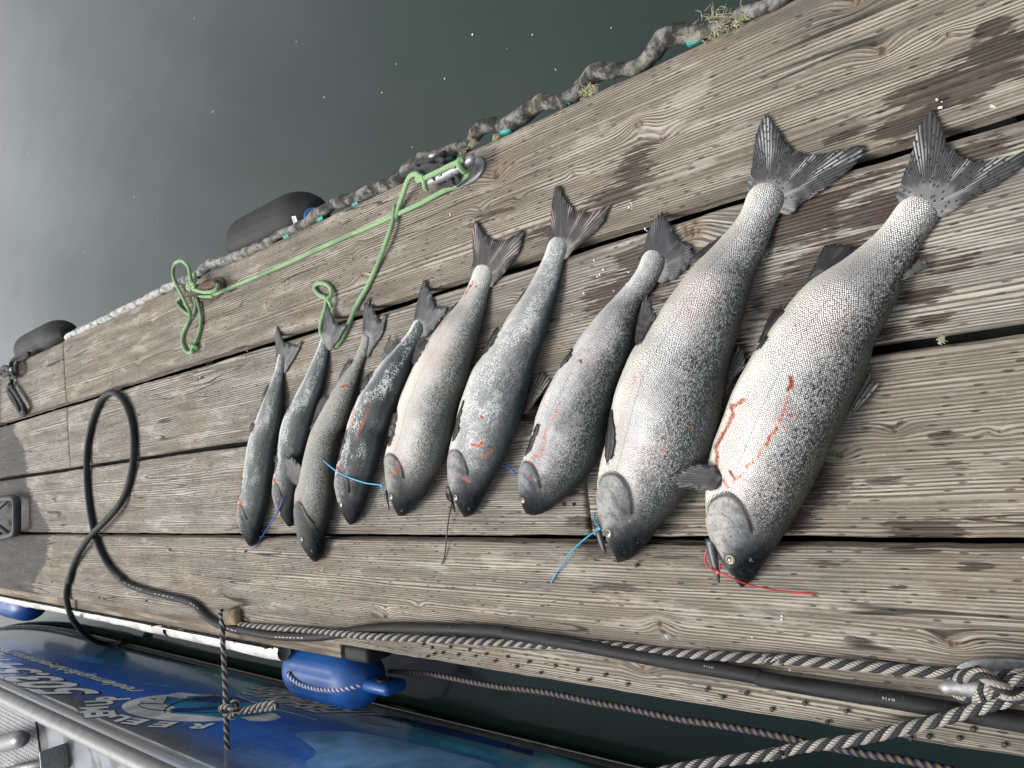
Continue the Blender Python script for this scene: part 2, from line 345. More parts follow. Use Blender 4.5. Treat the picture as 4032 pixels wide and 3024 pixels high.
def canvas_mat():
    t = NT('weathered_canvas_hose'); pos = t.pos(); a = t.noise(pos, 28.0, 5, .7); b = t.noise(pos, 190.0, 4, .6); w_ = t.noise(pos, 6.0, 2)
    yy = t.sep(pos)[1]; c = t.mix(t.sm(a, .42, .66), (.022, .021, .018), (.24, .235, .215)); c = t.mix(t.math('MULTIPLY', t.sm(yy, 1.4, 3.6), t.sm(a, .3, .55)), c, (.50, .50, .48))
    c = t.mix(t.math('MULTIPLY', t.sm(w_, .55, .75), .5), c, (.30, .26, .17)); c = t.mix(t.sm(b, .30, .42), (.03, .03, .026), c)
    return t.p(color=c, rough=.95, normal=t.bump(t.math('MULTIPLY_ADD', a, 1.0, t.math('MULTIPLY', b, .5)), .8, .004))
CANVAS = canvas_mat()
LICHEN = simple('pale_lichen', (.42, .40, .25), .95, 0, .3, 90, .3)
YELLOWLICHEN = simple('yellow_lichened_wood', (.17, .14, .09), .9, 0, .4, 50, .8, .003, dirt=(.48, .38, .06))

# ================================================================== SETTING
def sheet(name, x0, x1, y0, y1, z, mat, nx=2, ny=2):
    xs = np.linspace(x0, x1, nx); ys = np.linspace(y0, y1, ny)
    V = [(x, y, z) for y in ys for x in xs]; F = [(j*nx+i, j*nx+i+1, (j+1)*nx+i+1, (j+1)*nx+i) for j in range(ny-1) for i in range(nx-1)]
    return mk(name, V, F, mat)
WZ = -0.40
tag(sheet('water', -400, 400, -400, 400, WZ, WATER), kind='structure')

dock = thing('dock', 'weathered grey wooden plank dock floating on the water', 'dock', (0, 1.5, WZ))
# knots, stains and some fish shadow (picture places) -> dock coordinates
KN = [(z3((1095, 380)), .013), (z3((985, 715)), .013), (z2((1140, 320)), .015), (z2((1380, 250)), .009), (z1((1610, 140)), .014), (z1((930, 140)), .010), (z3((1520, 665)), .008),
      (z7((1490, 800)), .012), (z7((1350, 720)), .015), (z7((970, 1000)), .007), (z7((660, 1155)), .008), (z7((430, 1215)), .011), (z7((520, 1020)), .018), (z8((1200, 360)), .014), (z8((1020, 10)), .014),
      (z8((1680, 240)), .008), (z6((1300, 760)), .016), (z6((1250, 660)), .010), (z6((1280, 560)), .009), (z6((825, 825)), .008), (z6((710, 940)), .010), (z6((360, 1000)), .008), (z6((340, 1120)), .008),
      (G1((880, 1040)), .030), (Q((1931, 930)), .009), (Q((1813, 984)), .011), (Q((2159, 931)), .005), (Q((2134, 933)), .005), (Q((455, 1004)), .012), (Q((469, 1062)), .012), (Q((1130, 640)), .009), (Q((90, 790)), .012), (Q((300, 790)), .014), (Q((330, 700)), .012), (Q((1480, 1055)), .006), (Q((640, 1040)), .010), (Q((1870, 860)), .006), (Q((2060, 1390)), .012), (Q((1720, 1430)), .007)]
KN = [(G(*p[0]), r) for p, r in KN]
ST = [(1350, 640, 75, 60, 1), (1290, 760, 55, 45, 1), (1385, 555, 55, 28, 1), (1245, 850, 40, 60, .9), (1200, 930, 40, 40, .9), (1160, 880, 30, 60, .8), (1330, 1268, 42, 9, 1), (1290, 1188, 36, 20, .9), (1265, 1132, 50, 16, .9), (1230, 1060, 30, 30, .6),
      (2060, 185, 140, 45, 1), (2150, 115, 80, 40, 1), (1950, 270, 65, 28, 1), (1880, 385, 80, 18, .8), (2147, 61, 45, 25, .9), (1720, 470, 100, 70, 1), (1810, 560, 90, 60, 1), (1890, 455, 70, 40, 1), (1690, 650, 60, 60, .9), (1990, 640, 50, 22, .9), (2100, 560, 90, 26, .7),
      (2000, 1143, 75, 26, 1), (2037, 938, 30, 14, .9), (1912, 1038, 48, 10, .9), (1745, 1050, 70, 60, .9), (1700, 1120, 60, 40, .9), (2012, 690, 45, 14, 1), (1900, 720, 70, 30, .7), (1974, 1190, 62, 7, .9), (2106, 1224, 38, 7, .9), (1870, 930, 60, 14, .6), (1940, 1010, 30, 20, .5),  # patches right of the largest head mix painted shadow with wet wood
      (1320, 1170, 40, 12, .8), (1820, 293, 45, 10, 1), (1370, 370, 40, 55, .8), (1330, 420, 60, 28, .9), (1385, 320, 45, 8, .8), (1180, 500, 70, 16, .8), (860, 372, 60, 12, .4), (1050, 470, 50, 14, .8), (2100, 330, 90, 30, .8), (1950, 560, 70, 26, .8), (1590, 770, 30, 60, .8), (1530, 700, 40, 60, .8), (1150, 700, 40, 70, .6), (1420, 800, 40, 30, .5), (2070, 1005, 34, 9, .7), (2030, 960, 45, 8, .5),
      (1780, 1215, 60, 9, .7), (1940, 1265, 22, 8, .7), (1905, 1330, 18, 6, .6), (1450, 1205, 40, 9, .7), (1160, 1240, 30, 8, .5), (700, 880, 20, 14, .4), (665, 860, 18, 10, .6), (785, 850, 20, 20, .6), (1445, 1140, 40, 14, .8), (1840, 780, 40, 16, .7), (1490, 1180, 60, 10, .7), (1565, 1210, 40, 12, .6), (2130, 1095, 40, 8, .4)]
STW = []
for x, y, rx, ry, s in ST:
    f = 1.82278; c = G(x*f, y*f); a = np.abs(G((x+rx)*f, y*f)-G((x-rx)*f, y*f))/2; b = np.abs(G(x*f, (y+ry)*f)-G(x*f, (y-ry)*f))/2
    STW.append((c[0], c[1], max(b[0], .006)*1.05, max(a[1], .010)*1.35, s))
def plank(x0, x1, y0, y1, tone, wetpts, seed):
    ys = [y0]
    while ys[-1] < y1: ys.append(ys[-1]+(.006 if ys[-1] < 2.4 else .012))
    ys[-1] = y1; ys = np.array(ys)
    wd = x1-x0; e = np.array([0, .0015, .004, .008, .013]); xs = np.concatenate([e, np.linspace(.019, wd-.019, 42), wd-e[::-1]]); nx = len(xs); ny = len(ys)
    X, Y = np.meshgrid(xs+x0, ys); u = X-x0; d = np.minimum(u, wd-u)
    rad = .010+.010*vnoise(Y*6, X*0+seed, seed)+.006*vnoise(Y*30, X*0+seed+9, seed)
    Z = -np.where(d < rad, rad-np.sqrt(np.maximum(rad**2-(rad-np.minimum(d, rad))**2, 0)), 0)*.75
    Z += .0016*vnoise(X*14, Y*2.2, seed+1)+.0009*vnoise(X*70, Y*6, seed+2)-.002*((u/wd-.5)*2)**2
    ends = np.minimum(Y-y0, y1-Y); Z -= np.where(ends < .006, (.006-ends)*.7, 0)
    jit = (.0016*vnoise(Y*22, X*0+3, seed+5)+.003*vnoise(Y*4, X*0+5, seed+6))*(d < .010)*np.where(u < wd/2, 1, -1)
    gr = X+.010*vnoise(Y*.7, X*3, seed+3)+.003*vnoise(Y*2.6, X*9, seed+4)+seed*.37; kn = np.zeros_like(X)
    for c, r in KN:
        if x0-.03 < c[0] < x1+.03 and y0-.1 < c[1] < y1+.1:
            q = ((X-c[0])/(r*.95))**2+((Y-c[1])/(r*1.7))**2; gr = gr+r*1.15*np.exp(-q*.5)*(1 if int(c[1]*100) % 2 else -1)
            kn = np.maximum(kn, np.exp(-((X-c[0])/(r*.95))**2-((Y-c[1])/(r*1.05))**2)); Z -= .0012*np.exp(-((X-c[0])/(r*.8))**2-((Y-c[1])/(r*.8))**2)
    st = np.zeros_like(X)
    for cx, cy, rx, ry, s in STW:
        q = ((X-cx)/rx)**2+((Y-cy)/ry)**2; st = np.maximum(st, s*np.exp(-q*.75))
    wl_ = np.interp(X, [p[0] for p in wetpts], [p[1] for p in wetpts]) if wetpts else np.full_like(X, 99); wet = sstep(-.22, .22, Y-wl_)
    n = nx*ny; V = np.stack([X+jit, Y, Z], -1).reshape(-1, 3)
    F = [(j*nx+i, j*nx+i+1, (j+1)*nx+i+1, (j+1)*nx+i) for j in range(ny-1) for i in range(nx-1)]
    # skirt down the sides
    per = [(0, i) for i in range(nx)]+[(j, nx-1) for j in range(1, ny)]+[(ny-1, i) for i in range(nx-2, -1, -1)]+[(j, 0) for j in range(ny-2, 0, -1)]
    pi = [j*nx+i for j, i in per]; B = V[pi].copy(); B[:, 2] = -.046; V = np.concatenate([V, B]); m = len(pi)
    F += [(pi[k], n+k, n+(k+1) % m, pi[(k+1) % m]) for k in range(m)]; F.append(tuple(n+k for k in range(m)))
    ext = lambda a: np.concatenate([a.ravel(), a.ravel()[pi]])
    return mk('plank', V, F, WOOD, dock, attrs=dict(grain=np.concatenate([gr.ravel(), gr.ravel()[pi]+.045]), knot=ext(kn), stain_shade=ext(st), wet=ext(wet), tone=np.full(n+m, tone)))
GAP = .0105
wp = lambda *q: sorted([(G(a*1.82278, b*1.82278)[0], G(a*1.82278, b*1.82278)[1]) for a, b in q])
yj = G(255, 1500)[1]; yj3 = G(2310, 1980)[1]
wet1 = wp((2, 850), (2, 905)); wet2 = wp((30, 935), (52, 965), (58, 1020)); wet3 = wp((55, 1040), (85, 1100), (108, 1150)); wet4 = wp((105, 1165), (100, 1215), (70, 1260))
p_far1 = plank(.3+GAP, .6, yj+.0006, 6.6, .55, wet1, 1); p1 = plank(.3+GAP, .602, -.3, yj-.0006, .15, None, 2)
p_far2 = plank(GAP*.8, .3-GAP, yj+.0008, 6.6, .9, wet2, 3); p2 = plank(GAP*.8, .3-GAP, -.3, yj-.0008, .55, None, 4)
p_far3 = plank(-.3+GAP*.7, -GAP*.8, yj3+.003, 6.6, .7, wet3, 5); p3 = plank(-.3+GAP*.7, -GAP*.8, -.3, yj3-.003, .1, None, 6)
p4 = plank(-.602, -.3-GAP*.6, -.3, 6.6, .3, wet4, 8)
# framing below
def stringer(name, x0, x1, y0, y1, z0, z1, mat):
    v, f = box_geo(((x0+x1)/2, (y0+y1)/2, (z0+z1)/2), (x1-x0, y1-y0, z1-z0), 0, .004); return mk(name, v, f, mat, dock, smooth=False)
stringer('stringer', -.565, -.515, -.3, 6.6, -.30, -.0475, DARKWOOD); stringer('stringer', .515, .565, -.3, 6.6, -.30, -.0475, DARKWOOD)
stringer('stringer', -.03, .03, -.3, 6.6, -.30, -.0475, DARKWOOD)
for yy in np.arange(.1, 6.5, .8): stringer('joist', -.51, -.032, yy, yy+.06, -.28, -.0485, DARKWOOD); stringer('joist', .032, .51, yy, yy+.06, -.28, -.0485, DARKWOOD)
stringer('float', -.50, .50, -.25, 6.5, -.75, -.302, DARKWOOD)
ye = G(1362, 2590, -.03)[1]
stringer('rim_board', -.645, -.604, ye, 6.6, -.17, -.014, SIDEWOOD)
v, f = box_geo((-.628, ye-.065, -.06), (.045, .11, .09), 0, .012); mk('rubber_block', v, f, HOSE, dock)
# nail heads standing on the planks
NL = z2((1410, 530), (1470, 555), (1605, 550), (1550, 590), (1665, 605), (1745, 570), (1865, 600), (1785, 615), (2020, 620), (1935, 650), (2180, 655), (2090, 690), (1490, 600), (1440, 618)) + \
     z3((150, 657), (60, 688), (235, 735), (340, 687), (500, 715), (705, 750), (588, 787), (865, 820), (1445, 855), (1560, 915), (1730, 885), (1915, 1003), (2150, 960)) + \
     z4((85, 1165), (360, 1115), (713, 1178), (553, 1272), (1255, 1405), (1408, 1395), (1665, 1410), (1780, 1333), (2047, 1465)) + z1((975, 80), (720, 190), (1060, 215), (380, 75)) + [(966, 2172), (2506, 2226), (2218, 1987), (2257, 1987)]
nm = None
for i, q in enumerate(NL):
    g = G(*q, .003)
    par = p4 if g[0] < -.3 else p_far3
    if nm is None:
        v, f, _ = lathe_geo([(-.012, .0022), (0, .0022), (.0005, .0040), (.0022, .0040), (.003, .003)], (0, 0, 0), (0, 0, 1), 10, (1, 0, 0)); o = mk('nail', v, f, NAIL, par, smooth=False); nm = o.data
    else: o = bpy.data.objects.new('nail', nm); col.objects.link(o); o.parent = par
    o.location = (g[0], g[1], .001+.003*random.random()); o.rotation_euler = (random.uniform(-.25, .25), random.uniform(-.25, .25), 0)

# ================================================================== EDGE HOSE BUMPER on the water side
path = z7((2230, 10), (2100, 45), (1960, 80), (1900, 110), (1810, 155), (1680, 190), (1580, 195), (1480, 240), (1430, 310), (1340, 385), (1200, 410), (1100, 425), (1030, 485), (960, 560), (880, 600), (800, 590), (730, 630), (650, 695), (560, 735), (500, 720), (420, 765), (360, 830), (290, 875), (220, 895), (100, 925), (20, 985)) + \
       z6((1560, 160), (1440, 215), (1340, 250), (1250, 290), (1150, 310), (1070, 360), (980, 430), (890, 480), (800, 505), (760, 545), (710, 590), (650, 625), (560, 650), (450, 675), (350, 700), (290, 750), (220, 795), (120, 835), (40, 875)) + z5((820, 15), (700, 60), (600, 100), (500, 148), (400, 195))
q = np.array([G(x, y, -.012) for x, y in path]); q[:, 0] = np.maximum(q[:, 0], .604+.010)
q = catmull(q, 6); s = arclen(q); rr = .0150+.007*np.array([vnoise(a*14, .5, 3) for a in s])+.003*np.array([vnoise(a*50, 2.5, 4) for a in s])
rr = rr+np.clip((q[:, 0]-.625), 0, .05)*.12
bump = thing('edge_bumper', 'lichened grey canvas hose bumper bunched along the water side of the dock', 'bumper', (.62, 1.5, -.03))
V, F, UV = tube_geo(q, rr, 16, True, 1.0, 1.25)
V = V+np.stack([.006*vnoise(V[:, 1]*45, V[:, 2]*60, 5), 0*V[:, 0], .008*vnoise(V[:, 1]*30, V[:, 0]*60, 6)], 1)
mk('canvas_hose', V, F, CANVAS, bump, uv=UV)
for (x, y) in z7((1690, 225), (935, 590), (590, 755), (262, 912)) + z6((1058, 408), (1543, 192), (1278, 315), (848, 520), (280, 775)) + z5((812, 8), (715, 55), (655, 88), (485, 168)):
    c = G(x, y, -.012); c[0] = max(c[0], .606); d = np.array([random.uniform(-.1, .2), -1, random.uniform(-.1, .3)]); d /= np.linalg.norm(d); r = .0095
    v, f, _ = lathe_geo([(-.02, r*.8), (-.018, r), (.010, r), (.012, r*.92), (.010, r*.78), (-.01, r*.7)], c, d, 16, (0, 0, 1)); mk('teal_liner', v, f, TEAL, bump)
for k, (x, y, sz) in enumerate([(*z7((1775, 150))[0], .030), (*z7((1870, 125))[0], .022), (*z7((1045, 525))[0], .016), (*z7((1080, 525))[0], .010), (*z7((320, 890))[0], .012), (*z7((520, 800))[0], .009), (*z7((375, 830))[0], .010), (*z7((1955, 100))[0], .010), (*R8((840, 40))[0], .010), (*z6((1010, 360))[0], .007), (*R7((180, 285))[0], .010)]):
    c = G(x, y, .0); parts = []
    for j in range(90):
        d = np.array([random.gauss(.2, 1), random.gauss(0, 1), abs(random.gauss(.4, .8))]); d /= np.linalg.norm(d); L = sz*random.uniform(.3, .85); o_ = c+np.array([random.gauss(0, .3), random.gauss(0, .5), -.3])*sz
        pts = [o_, o_+d*L*.4+np.array([random.gauss(0, .12), random.gauss(0, .12), .05])*sz, o_+d*L*.75+np.array([random.gauss(0, .2), random.gauss(0, .2), 0])*sz, o_+d*L+np.array([random.gauss(0, .3), random.gauss(0, .3), 0])*sz]
        v, f, u_ = tube_geo(np.array(pts), np.array([.0009, .0008, .0007, .0004])*(.7+sz*8), 4); parts.append((v, f, u_))
    V, F, UV, _ = join_geo(parts); mk('lichen_tuft', V, F, LICHEN, bump)

# moss in the gaps between planks
MOSS = simple('gap_moss', (.26, .26, .17), .95, 0, .4, 90, .3)
for k, ((x, y), sz, lab) in enumerate([(A1((420, 585))[0], .010, 'small pale moss tuft in the plank gap left of the smallest fish tail'), ((3710, 1338), .008, 'star-shaped pale moss tuft in the plank gap right of the largest fish'), (R7((795, 795))[0], .008, 'tiny moss tuft in the plank gap below the green rope loop')]):
    if k == 2: continue
    c = G(x, y, -.004); parts = []
    for j in range(16):
        d = np.array([random.gauss(0, 1), random.gauss(0, 1), abs(random.gauss(.3, .4))]); d /= np.linalg.norm(d); v, f, u_ = tube_geo(np.array([c, c+d*sz*.6, c+d*sz+np.array([0, 0, -.002])]), [.0014, .0012, .0006], 5); parts.append((v, f, u_))
    V, F, UV, _ = join_geo(parts); tag(mk('moss_tuft', V, F, MOSS), lab, 'moss', 'moss in the plank gaps')

# ================================================================== FISH
def fish_mat(name, belly, flank, back, head0, head1, loss=0.0, losscol=(.045, .055, .055), spots=.5, pink=0.0, lat=.5, scale=330.0, dark_at=.62, mot=.12, shine=.35, back2=None):
    t = NT(name); uv = t.sep(t.n('ShaderNodeUVMap').outputs[0]); v = t.attr('vv'); u = t.attr('uu'); hd = t.attr('head'); bl = t.attr('blood'); gv = t.attr('groove')
    pos = t.pos(); L = t.comb(uv[0], uv[1], 0.0)
    n1 = t.noise(L, 22.0, 4, .6); n2 = t.noise(L, 90.0, 3, .6); n3 = t.noise(L, 7.0, 2)
    vj = t.math('ADD', v, t.math('MULTIPLY', t.math('SUBTRACT', n1, .5), mot*1.7)); vj = t.math('ADD', vj, t.math('MULTIPLY', t.math('SUBTRACT', n2, .5), mot))
    c = t.ramp(vj, [(0.0, belly), (.30, tuple(.6*a+.4*b for a, b in zip(belly, flank))), (dark_at-.12, flank), (dark_at+.06, tuple(.30*a+.70*b for a, b in zip(flank, back))), (dark_at+.20, back), (min(.995, dark_at+.33), back2 or back)])
    # scales: rows of small overlapping plates, each with a bright centre and dark rim
    su, sv_ = t.math('MULTIPLY', uv[0], scale*.72), t.math('MULTIPLY', uv[1], scale*.95); SV = t.comb(t.math('ADD', su, sv_), t.math('SUBTRACT', su, sv_), 0.0); vo = t.vor(SV, 1.0, .38)
    sc = t.sm(vo['Distance'], .62, .12); rnd = t.sep(vo['Color'])[0]
    body = t.math('SUBTRACT', 1.0, hd, clamp=True)
    rim = t.math('MULTIPLY', t.sm(vj, .12, .6, .22, .92), t.math('SUBTRACT', 1.0, sc)); rim = t.math('MULTIPLY', rim, body)
    c = t.mix(rim, c, t.mix(.72, c, tuple(x*.25 for x in back)))
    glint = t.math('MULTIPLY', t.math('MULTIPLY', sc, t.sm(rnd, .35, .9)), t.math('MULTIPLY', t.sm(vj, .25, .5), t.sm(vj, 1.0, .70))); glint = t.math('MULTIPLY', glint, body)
    c = t.mix(t.math('MULTIPLY', glint, .42), c, (.80, .81, .80))  # sparkle of single scales painted into the skin colour
    if pink: c = t.mix(t.math('MULTIPLY', t.math('MULTIPLY', t.sm(n3, .45, .65), t.math('MULTIPLY', t.sm(v, .18, .4), t.sm(v, .78, .6))), pink), c, (.46, .33, .32))
    if loss:
        # scales rubbed off in ragged patches: dark skin with bright single scales left standing
        big = t.noise(t.comb(t.math('MULTIPLY', uv[0], .55), uv[1], 2.0), 26.0, 4, .62); lv = t.math('ADD', big, t.math('MULTIPLY', t.math('SUBTRACT', rnd, .5), .26))
        band = t.math('MULTIPLY', t.sm(v, .26, .42), t.sm(v, 1.05, .80)); lm = t.math('MULTIPLY', t.sm(lv, .50-.10*loss, .53-.10*loss), band); lm = t.math('MULTIPLY', t.math('MULTIPLY', lm, body), loss)
        lc = t.mix(t.sm(vj, .32, .68), tuple(min(1, x*1.5) for x in losscol), tuple(x*.26 for x in losscol)); c = t.mix(lm, c, t.mix(sc, t.mix(.45, lc, (.004, .005, .005)), lc))
        wh = t.math('MULTIPLY', t.sm(lv, .47-.10*loss, .44-.10*loss), t.math('MULTIPLY', band, body)); wh = t.math('MULTIPLY', wh, t.sm(vj, .86, .60)); c = t.mix(t.math('MULTIPLY', wh, .72*loss), c, t.mix(sc, (.26, .28, .28), (.84, .86, .86)))
    # lateral line
    ll = t.math('MULTIPLY', t.sm(t.math('ABSOLUTE', t.math('SUBTRACT', v, lat)), .010, .003), body); c = t.mix(t.math('MULTIPLY', ll, .26), c, (.08, .08, .07))
    if spots:
        sp = t.vor(t.comb(t.math('MULTIPLY', uv[0], 110.0), t.math('MULTIPLY', uv[1], 150.0), 0.0), 1.0, 1.0); sr = t.sep(sp['Color'])
        sd_ = t.math('ADD', sp['Distance'], t.math('MULTIPLY', t.noise(L, 260.0, 2), .5)); th = t.math('MULTIPLY_ADD', sr[0], .22, .30)
        sm_ = t.math('MULTIPLY', t.sm(t.math('SUBTRACT', sd_, th), .05, -.03), t.math('MULTIPLY', t.sm(v, .52, .76), t.sm(sr[1], .40, .60))); c = t.mix(t.math('MULTIPLY', sm_, spots), c, (.012, .013, .013))
        bz = t.noise(t.comb(t.math('MULTIPLY', uv[0], 170.0), t.math('MULTIPLY', uv[1], 250.0), 5.0), 1.0, 2, .5); bz2 = t.noise(L, 16.0, 3, .6)
        bb_ = t.math('MULTIPLY', t.sm(t.math('MULTIPLY_ADD', bz2, .55, bz), .885, .925), t.math('MULTIPLY', t.sm(v, .50, .70), t.sm(v, 1.02, .90))); c = t.mix(t.math('MULTIPLY', bb_, spots), c, (.010, .012, .013))
    c = t.mix(t.math('MULTIPLY', t.math('MULTIPLY', t.sm(u, .34, .10), t.sm(vj, .54, .74)), .85), c, (.012, .014, .015))
    # head: mottled plates, near-black crown and snout
    hm = t.noise(L, 42.0, 6, .78); hv = t.math('ADD', v, t.math('MULTIPLY', t.math('SUBTRACT', hm, .5), .36)); hv = t.math('ADD', hv, t.sm(u, .155, .03, 0.0, .34))
    hc = t.ramp(hv, [(0.0, tuple(.92*a for a in head0)), (.42, tuple(.72*a for a in head0)), (.56, tuple(.75*a for a in head1)), (.67, tuple(.18*x for x in head1)), (.82, (.003, .004, .005))])
    hp_ = t.noise(L, 150.0, 3, .6); hc = t.mix(t.math('MULTIPLY', t.sm(hp_, .58, .66), .7), hc, (.03, .034, .04)); hc = t.mix(t.math('MULTIPLY', t.sm(hm, .40, .30), .5), hc, (.62, .62, .59)); hc = t.mix(t.math('MULTIPLY', t.sm(hm, .47, .60), .8), hc, t.mix(.5, hc, (.03, .035, .04))); c = t.mix(hd, c, hc)
    c = t.mix(t.math('MULTIPLY', gv, .92), c, (.022, .016, .016))
    bn = t.math('ADD', bl, t.math('MULTIPLY', t.math('SUBTRACT', t.noise(L, 190.0, 4, .7), .5), 1.7)); bn = t.math('MULTIPLY', bn, t.sm(bl, .05, .3)); bm_ = t.sm(bn, .30, .75); c = t.mix(t.math('MULTIPLY', bm_, .86), c, t.mix(t.sm(bn, .50, .95), (.46, .13, .06), (.12, .008, .008)))
    h = t.math('MULTIPLY', sc, body); h = t.math('MULTIPLY_ADD', hm, t.math('MULTIPLY', hd, .5), h)
    nb = t.bump(h, .55, .0014)
    rough = t.math('MULTIPLY_ADD', n2, .20, .24); rough = t.math('MULTIPLY_ADD', hd, .12, rough)
    met = t.math('MULTIPLY', t.math('MULTIPLY', t.sm(v, .0, .38, .45, 1.0), t.sm(v, .86, .52)), t.math('MULTIPLY', body, shine*1.9))
    return t.p(color=c, rough=rough, metal=met, normal=nb, spec=t.math('MULTIPLY_ADD', t.math('MAXIMUM', t.math('MULTIPLY', hd, t.sm(v, .25, .5)), t.math('MULTIPLY', t.sm(v, .55, .80), .8)), -.38, .46))
def fin_mat(name, c0, c1, spots=0.0, rays=34.0, root=0.0):
    t = NT(name); fx = t.attr('fx'); fy = t.attr('fy'); ang = t.math('ARCTAN2', fy, fx); rad = t.math('SQRT', t.math('ADD', t.math('MULTIPLY', fx, fx), t.math('MULTIPLY', fy, fy)))
    nz = t.noise(t.comb(t.math('MULTIPLY', ang, 7.0), t.math('MULTIPLY', rad, 9.0), 0.0), 1.0, 3); a = t.math('MULTIPLY_ADD', nz, .7, t.math('MULTIPLY', ang, rays))
    l = t.math('SINE', t.math('MULTIPLY', a, 3.1416)); l2 = t.math('SINE', t.math('MULTIPLY', a, 9.0)); big = t.noise(t.comb(t.math('MULTIPLY', ang, 5.0), t.math('MULTIPLY', rad, 14.0), 4.0), 1.0, 2)
    c = t.mix(t.sm(l, -.5, .8), tuple(x*.45 for x in c0), c0); c = t.mix(t.math('MULTIPLY', t.sm(big, .48, .70), t.sm(l, -.6, .6)), c, c1)
    c = t.mix(t.math('MULTIPLY', t.sm(l2, .7, 1.0), .3), c, tuple(x*.3 for x in c0))
    if root: c = t.mix(t.math('MULTIPLY', t.sm(t.math('MULTIPLY_ADD', nz, -.03, rad), root*.50, root*.28), .30), c, t.mix(t.sm(l, -.6, .6), (.20, .20, .195), (.50, .50, .48)))
    if spots:
        sp = t.vor(t.comb(t.math('MULTIPLY', fx, 105.0), t.math('MULTIPLY', fy, 125.0), 0.0), 1.0, .8); m = t.math('MULTIPLY', t.sm(sp['Distance'], .26, .18), t.sm(t.sep(sp['Color'])[1], .4, .45)); c = t.mix(t.math('MULTIPLY', m, spots), c, (.01, .01, .012))
    return t.p(color=c, rough=.36, normal=t.bump(t.math('MULTIPLY_ADD', l2, .3, l), .22, .0009), spec=.30)
FIN = fin_mat('fish_fin_dark', (.034, .033, .033), (.095, .09, .085)); FINPALE = fin_mat('fish_fin_spotted', (.115, .115, .105), (.34, .33, .28), .8, 26.0)
TAIL = fin_mat('fish_tail_grey', (.050, .053, .056), (.15, .16, .17), root=.040); TAILBIG = fin_mat('fish_tail_silvery', (.062, .060, .062), (.34, .35, .36), .85, 40.0, root=.066); TAILPINK = fin_mat('fish_tail_pinkish', (.052, .050, .050), (.30, .245, .23), .2, root=.058)
FLESH = simple('pink_gill_flesh', (.34, .085, .08), .35, 0, .3, 90, .3)
JAW = simple('dark_fish_jaw', (.032, .034, .036), .38, 0, .45, 140, .3)
def eye_mats():
    a = simple('fish_eye_ring', (.42, .40, .29), .3, .3, .15, 300, .1, coat=.4); b = simple('fish_eye_pupil', (.006, .006, .007), .1, 0, .1, 300, .0, coat=1.0); return a, b
EYER, EYEP = eye_mats()

def poly_fin(name, outline, parent, mat, z0=.02, z1=.004, base=None, thick=.0014, closed_smooth=True, wav=.002, ragged=0.0, seed=1, n=5, surf=None):
    """fin from an outline traced in the picture; base = indices (first, last) where it grows out of the body"""
    pts = catmull(np.array(outline), n, closed=closed_smooth) if closed_smooth else np.array(outline)
    zz = (z0+z1)/2; W = np.array([G(x, y, zz) for x, y in pts])
    if surf: W = np.array([surf(x, y, w_) for (x, y), w_ in zip(pts, W)])
    b = np.array(base if base is not None else (np.array(outline[0])+np.array(outline[-1]))/2); bw = G(b[0], b[1], zz)
    c = W[:, :2].mean(0); ax = c-bw[:2]; ax /= np.linalg.norm(ax)+1e-9; ay = np.array([-ax[1], ax[0]])
    bm = bmesh.new(); vs_ = []
    R = np.random.RandomState(seed)
    dmax = np.linalg.norm(W[:, :2]-bw[:2], axis=1).max()
    for w_ in W:
        q = w_.copy()
        if ragged:
            k = np.linalg.norm(q[:2]-bw[:2])/dmax
            if k > .35: q[:2] += (q[:2]-bw[:2])/dmax*R.uniform(-ragged, ragged)
        vs_.append(bm.verts.new(q))
    fc = bm.faces.new(vs_); r = bmesh.ops.triangulate(bm, faces=[fc]); 
    for _ in range(2):
        el = [e for e in bm.edges if e.calc_length() > .012]
        if el: bmesh.ops.subdivide_edges(bm, edges=el, cuts=1, use_grid_fill=True)
    bmesh.ops.triangulate(bm, faces=list(bm.faces)); bm.verts.ensure_lookup_table(); bm.verts.index_update()
    co = np.array([v.co for v in bm.verts]); F = [tuple(v.index for v in f.verts) for f in bm.faces]; bm.free()
    d = co[:, :2]-bw[:2]; fx, fy = d@ax, d@ay; k = np.clip(np.linalg.norm(d, axis=1)/dmax, 0, 1); an = np.arctan2(fy, np.maximum(fx, .004))
    if surf: co = np.array([surf(q[0], q[1], v_) for q, v_ in zip(P(co), co)])
    else: co[:, 2] = z0*(1-k)+z1*k+wav*np.sin(an*9+seed)*k+wav*.6*np.sin(an*23+2*seed)*k
    co[:, 2] = np.maximum(co[:, 2], .003)
    fx = fx+.02 if name != 'tail_fin' else fx
    # orientation up, then a closed shell
    e1 = co[[f[1] for f in F]]-co[[f[0] for f in F]]; e2 = co[[f[2] for f in F]]-co[[f[0] for f in F]]
    F = [f if np.cross(a, b_)[2] > 0 else f[::-1] for f, a, b_ in zip(F, e1, e2)]
    m = len(co); V = np.concatenate([co, co-np.array([0, 0, thick])]); ec = {}
    for f in F:
        for i in range(3): a, b_ = f[i], f[(i+1) % 3]; ec[(a, b_)] = 1
    side = [(a+m, b_+m, b_, a) for (a, b_) in ec if (b_, a) not in ec]
    F = F+[tuple(i+m for i in f[::-1]) for f in F]+side
    return mk(name, V, F, mat, parent, attrs=dict(fx=np.tile(fx, 2), fy=np.tile(fy, 2)))

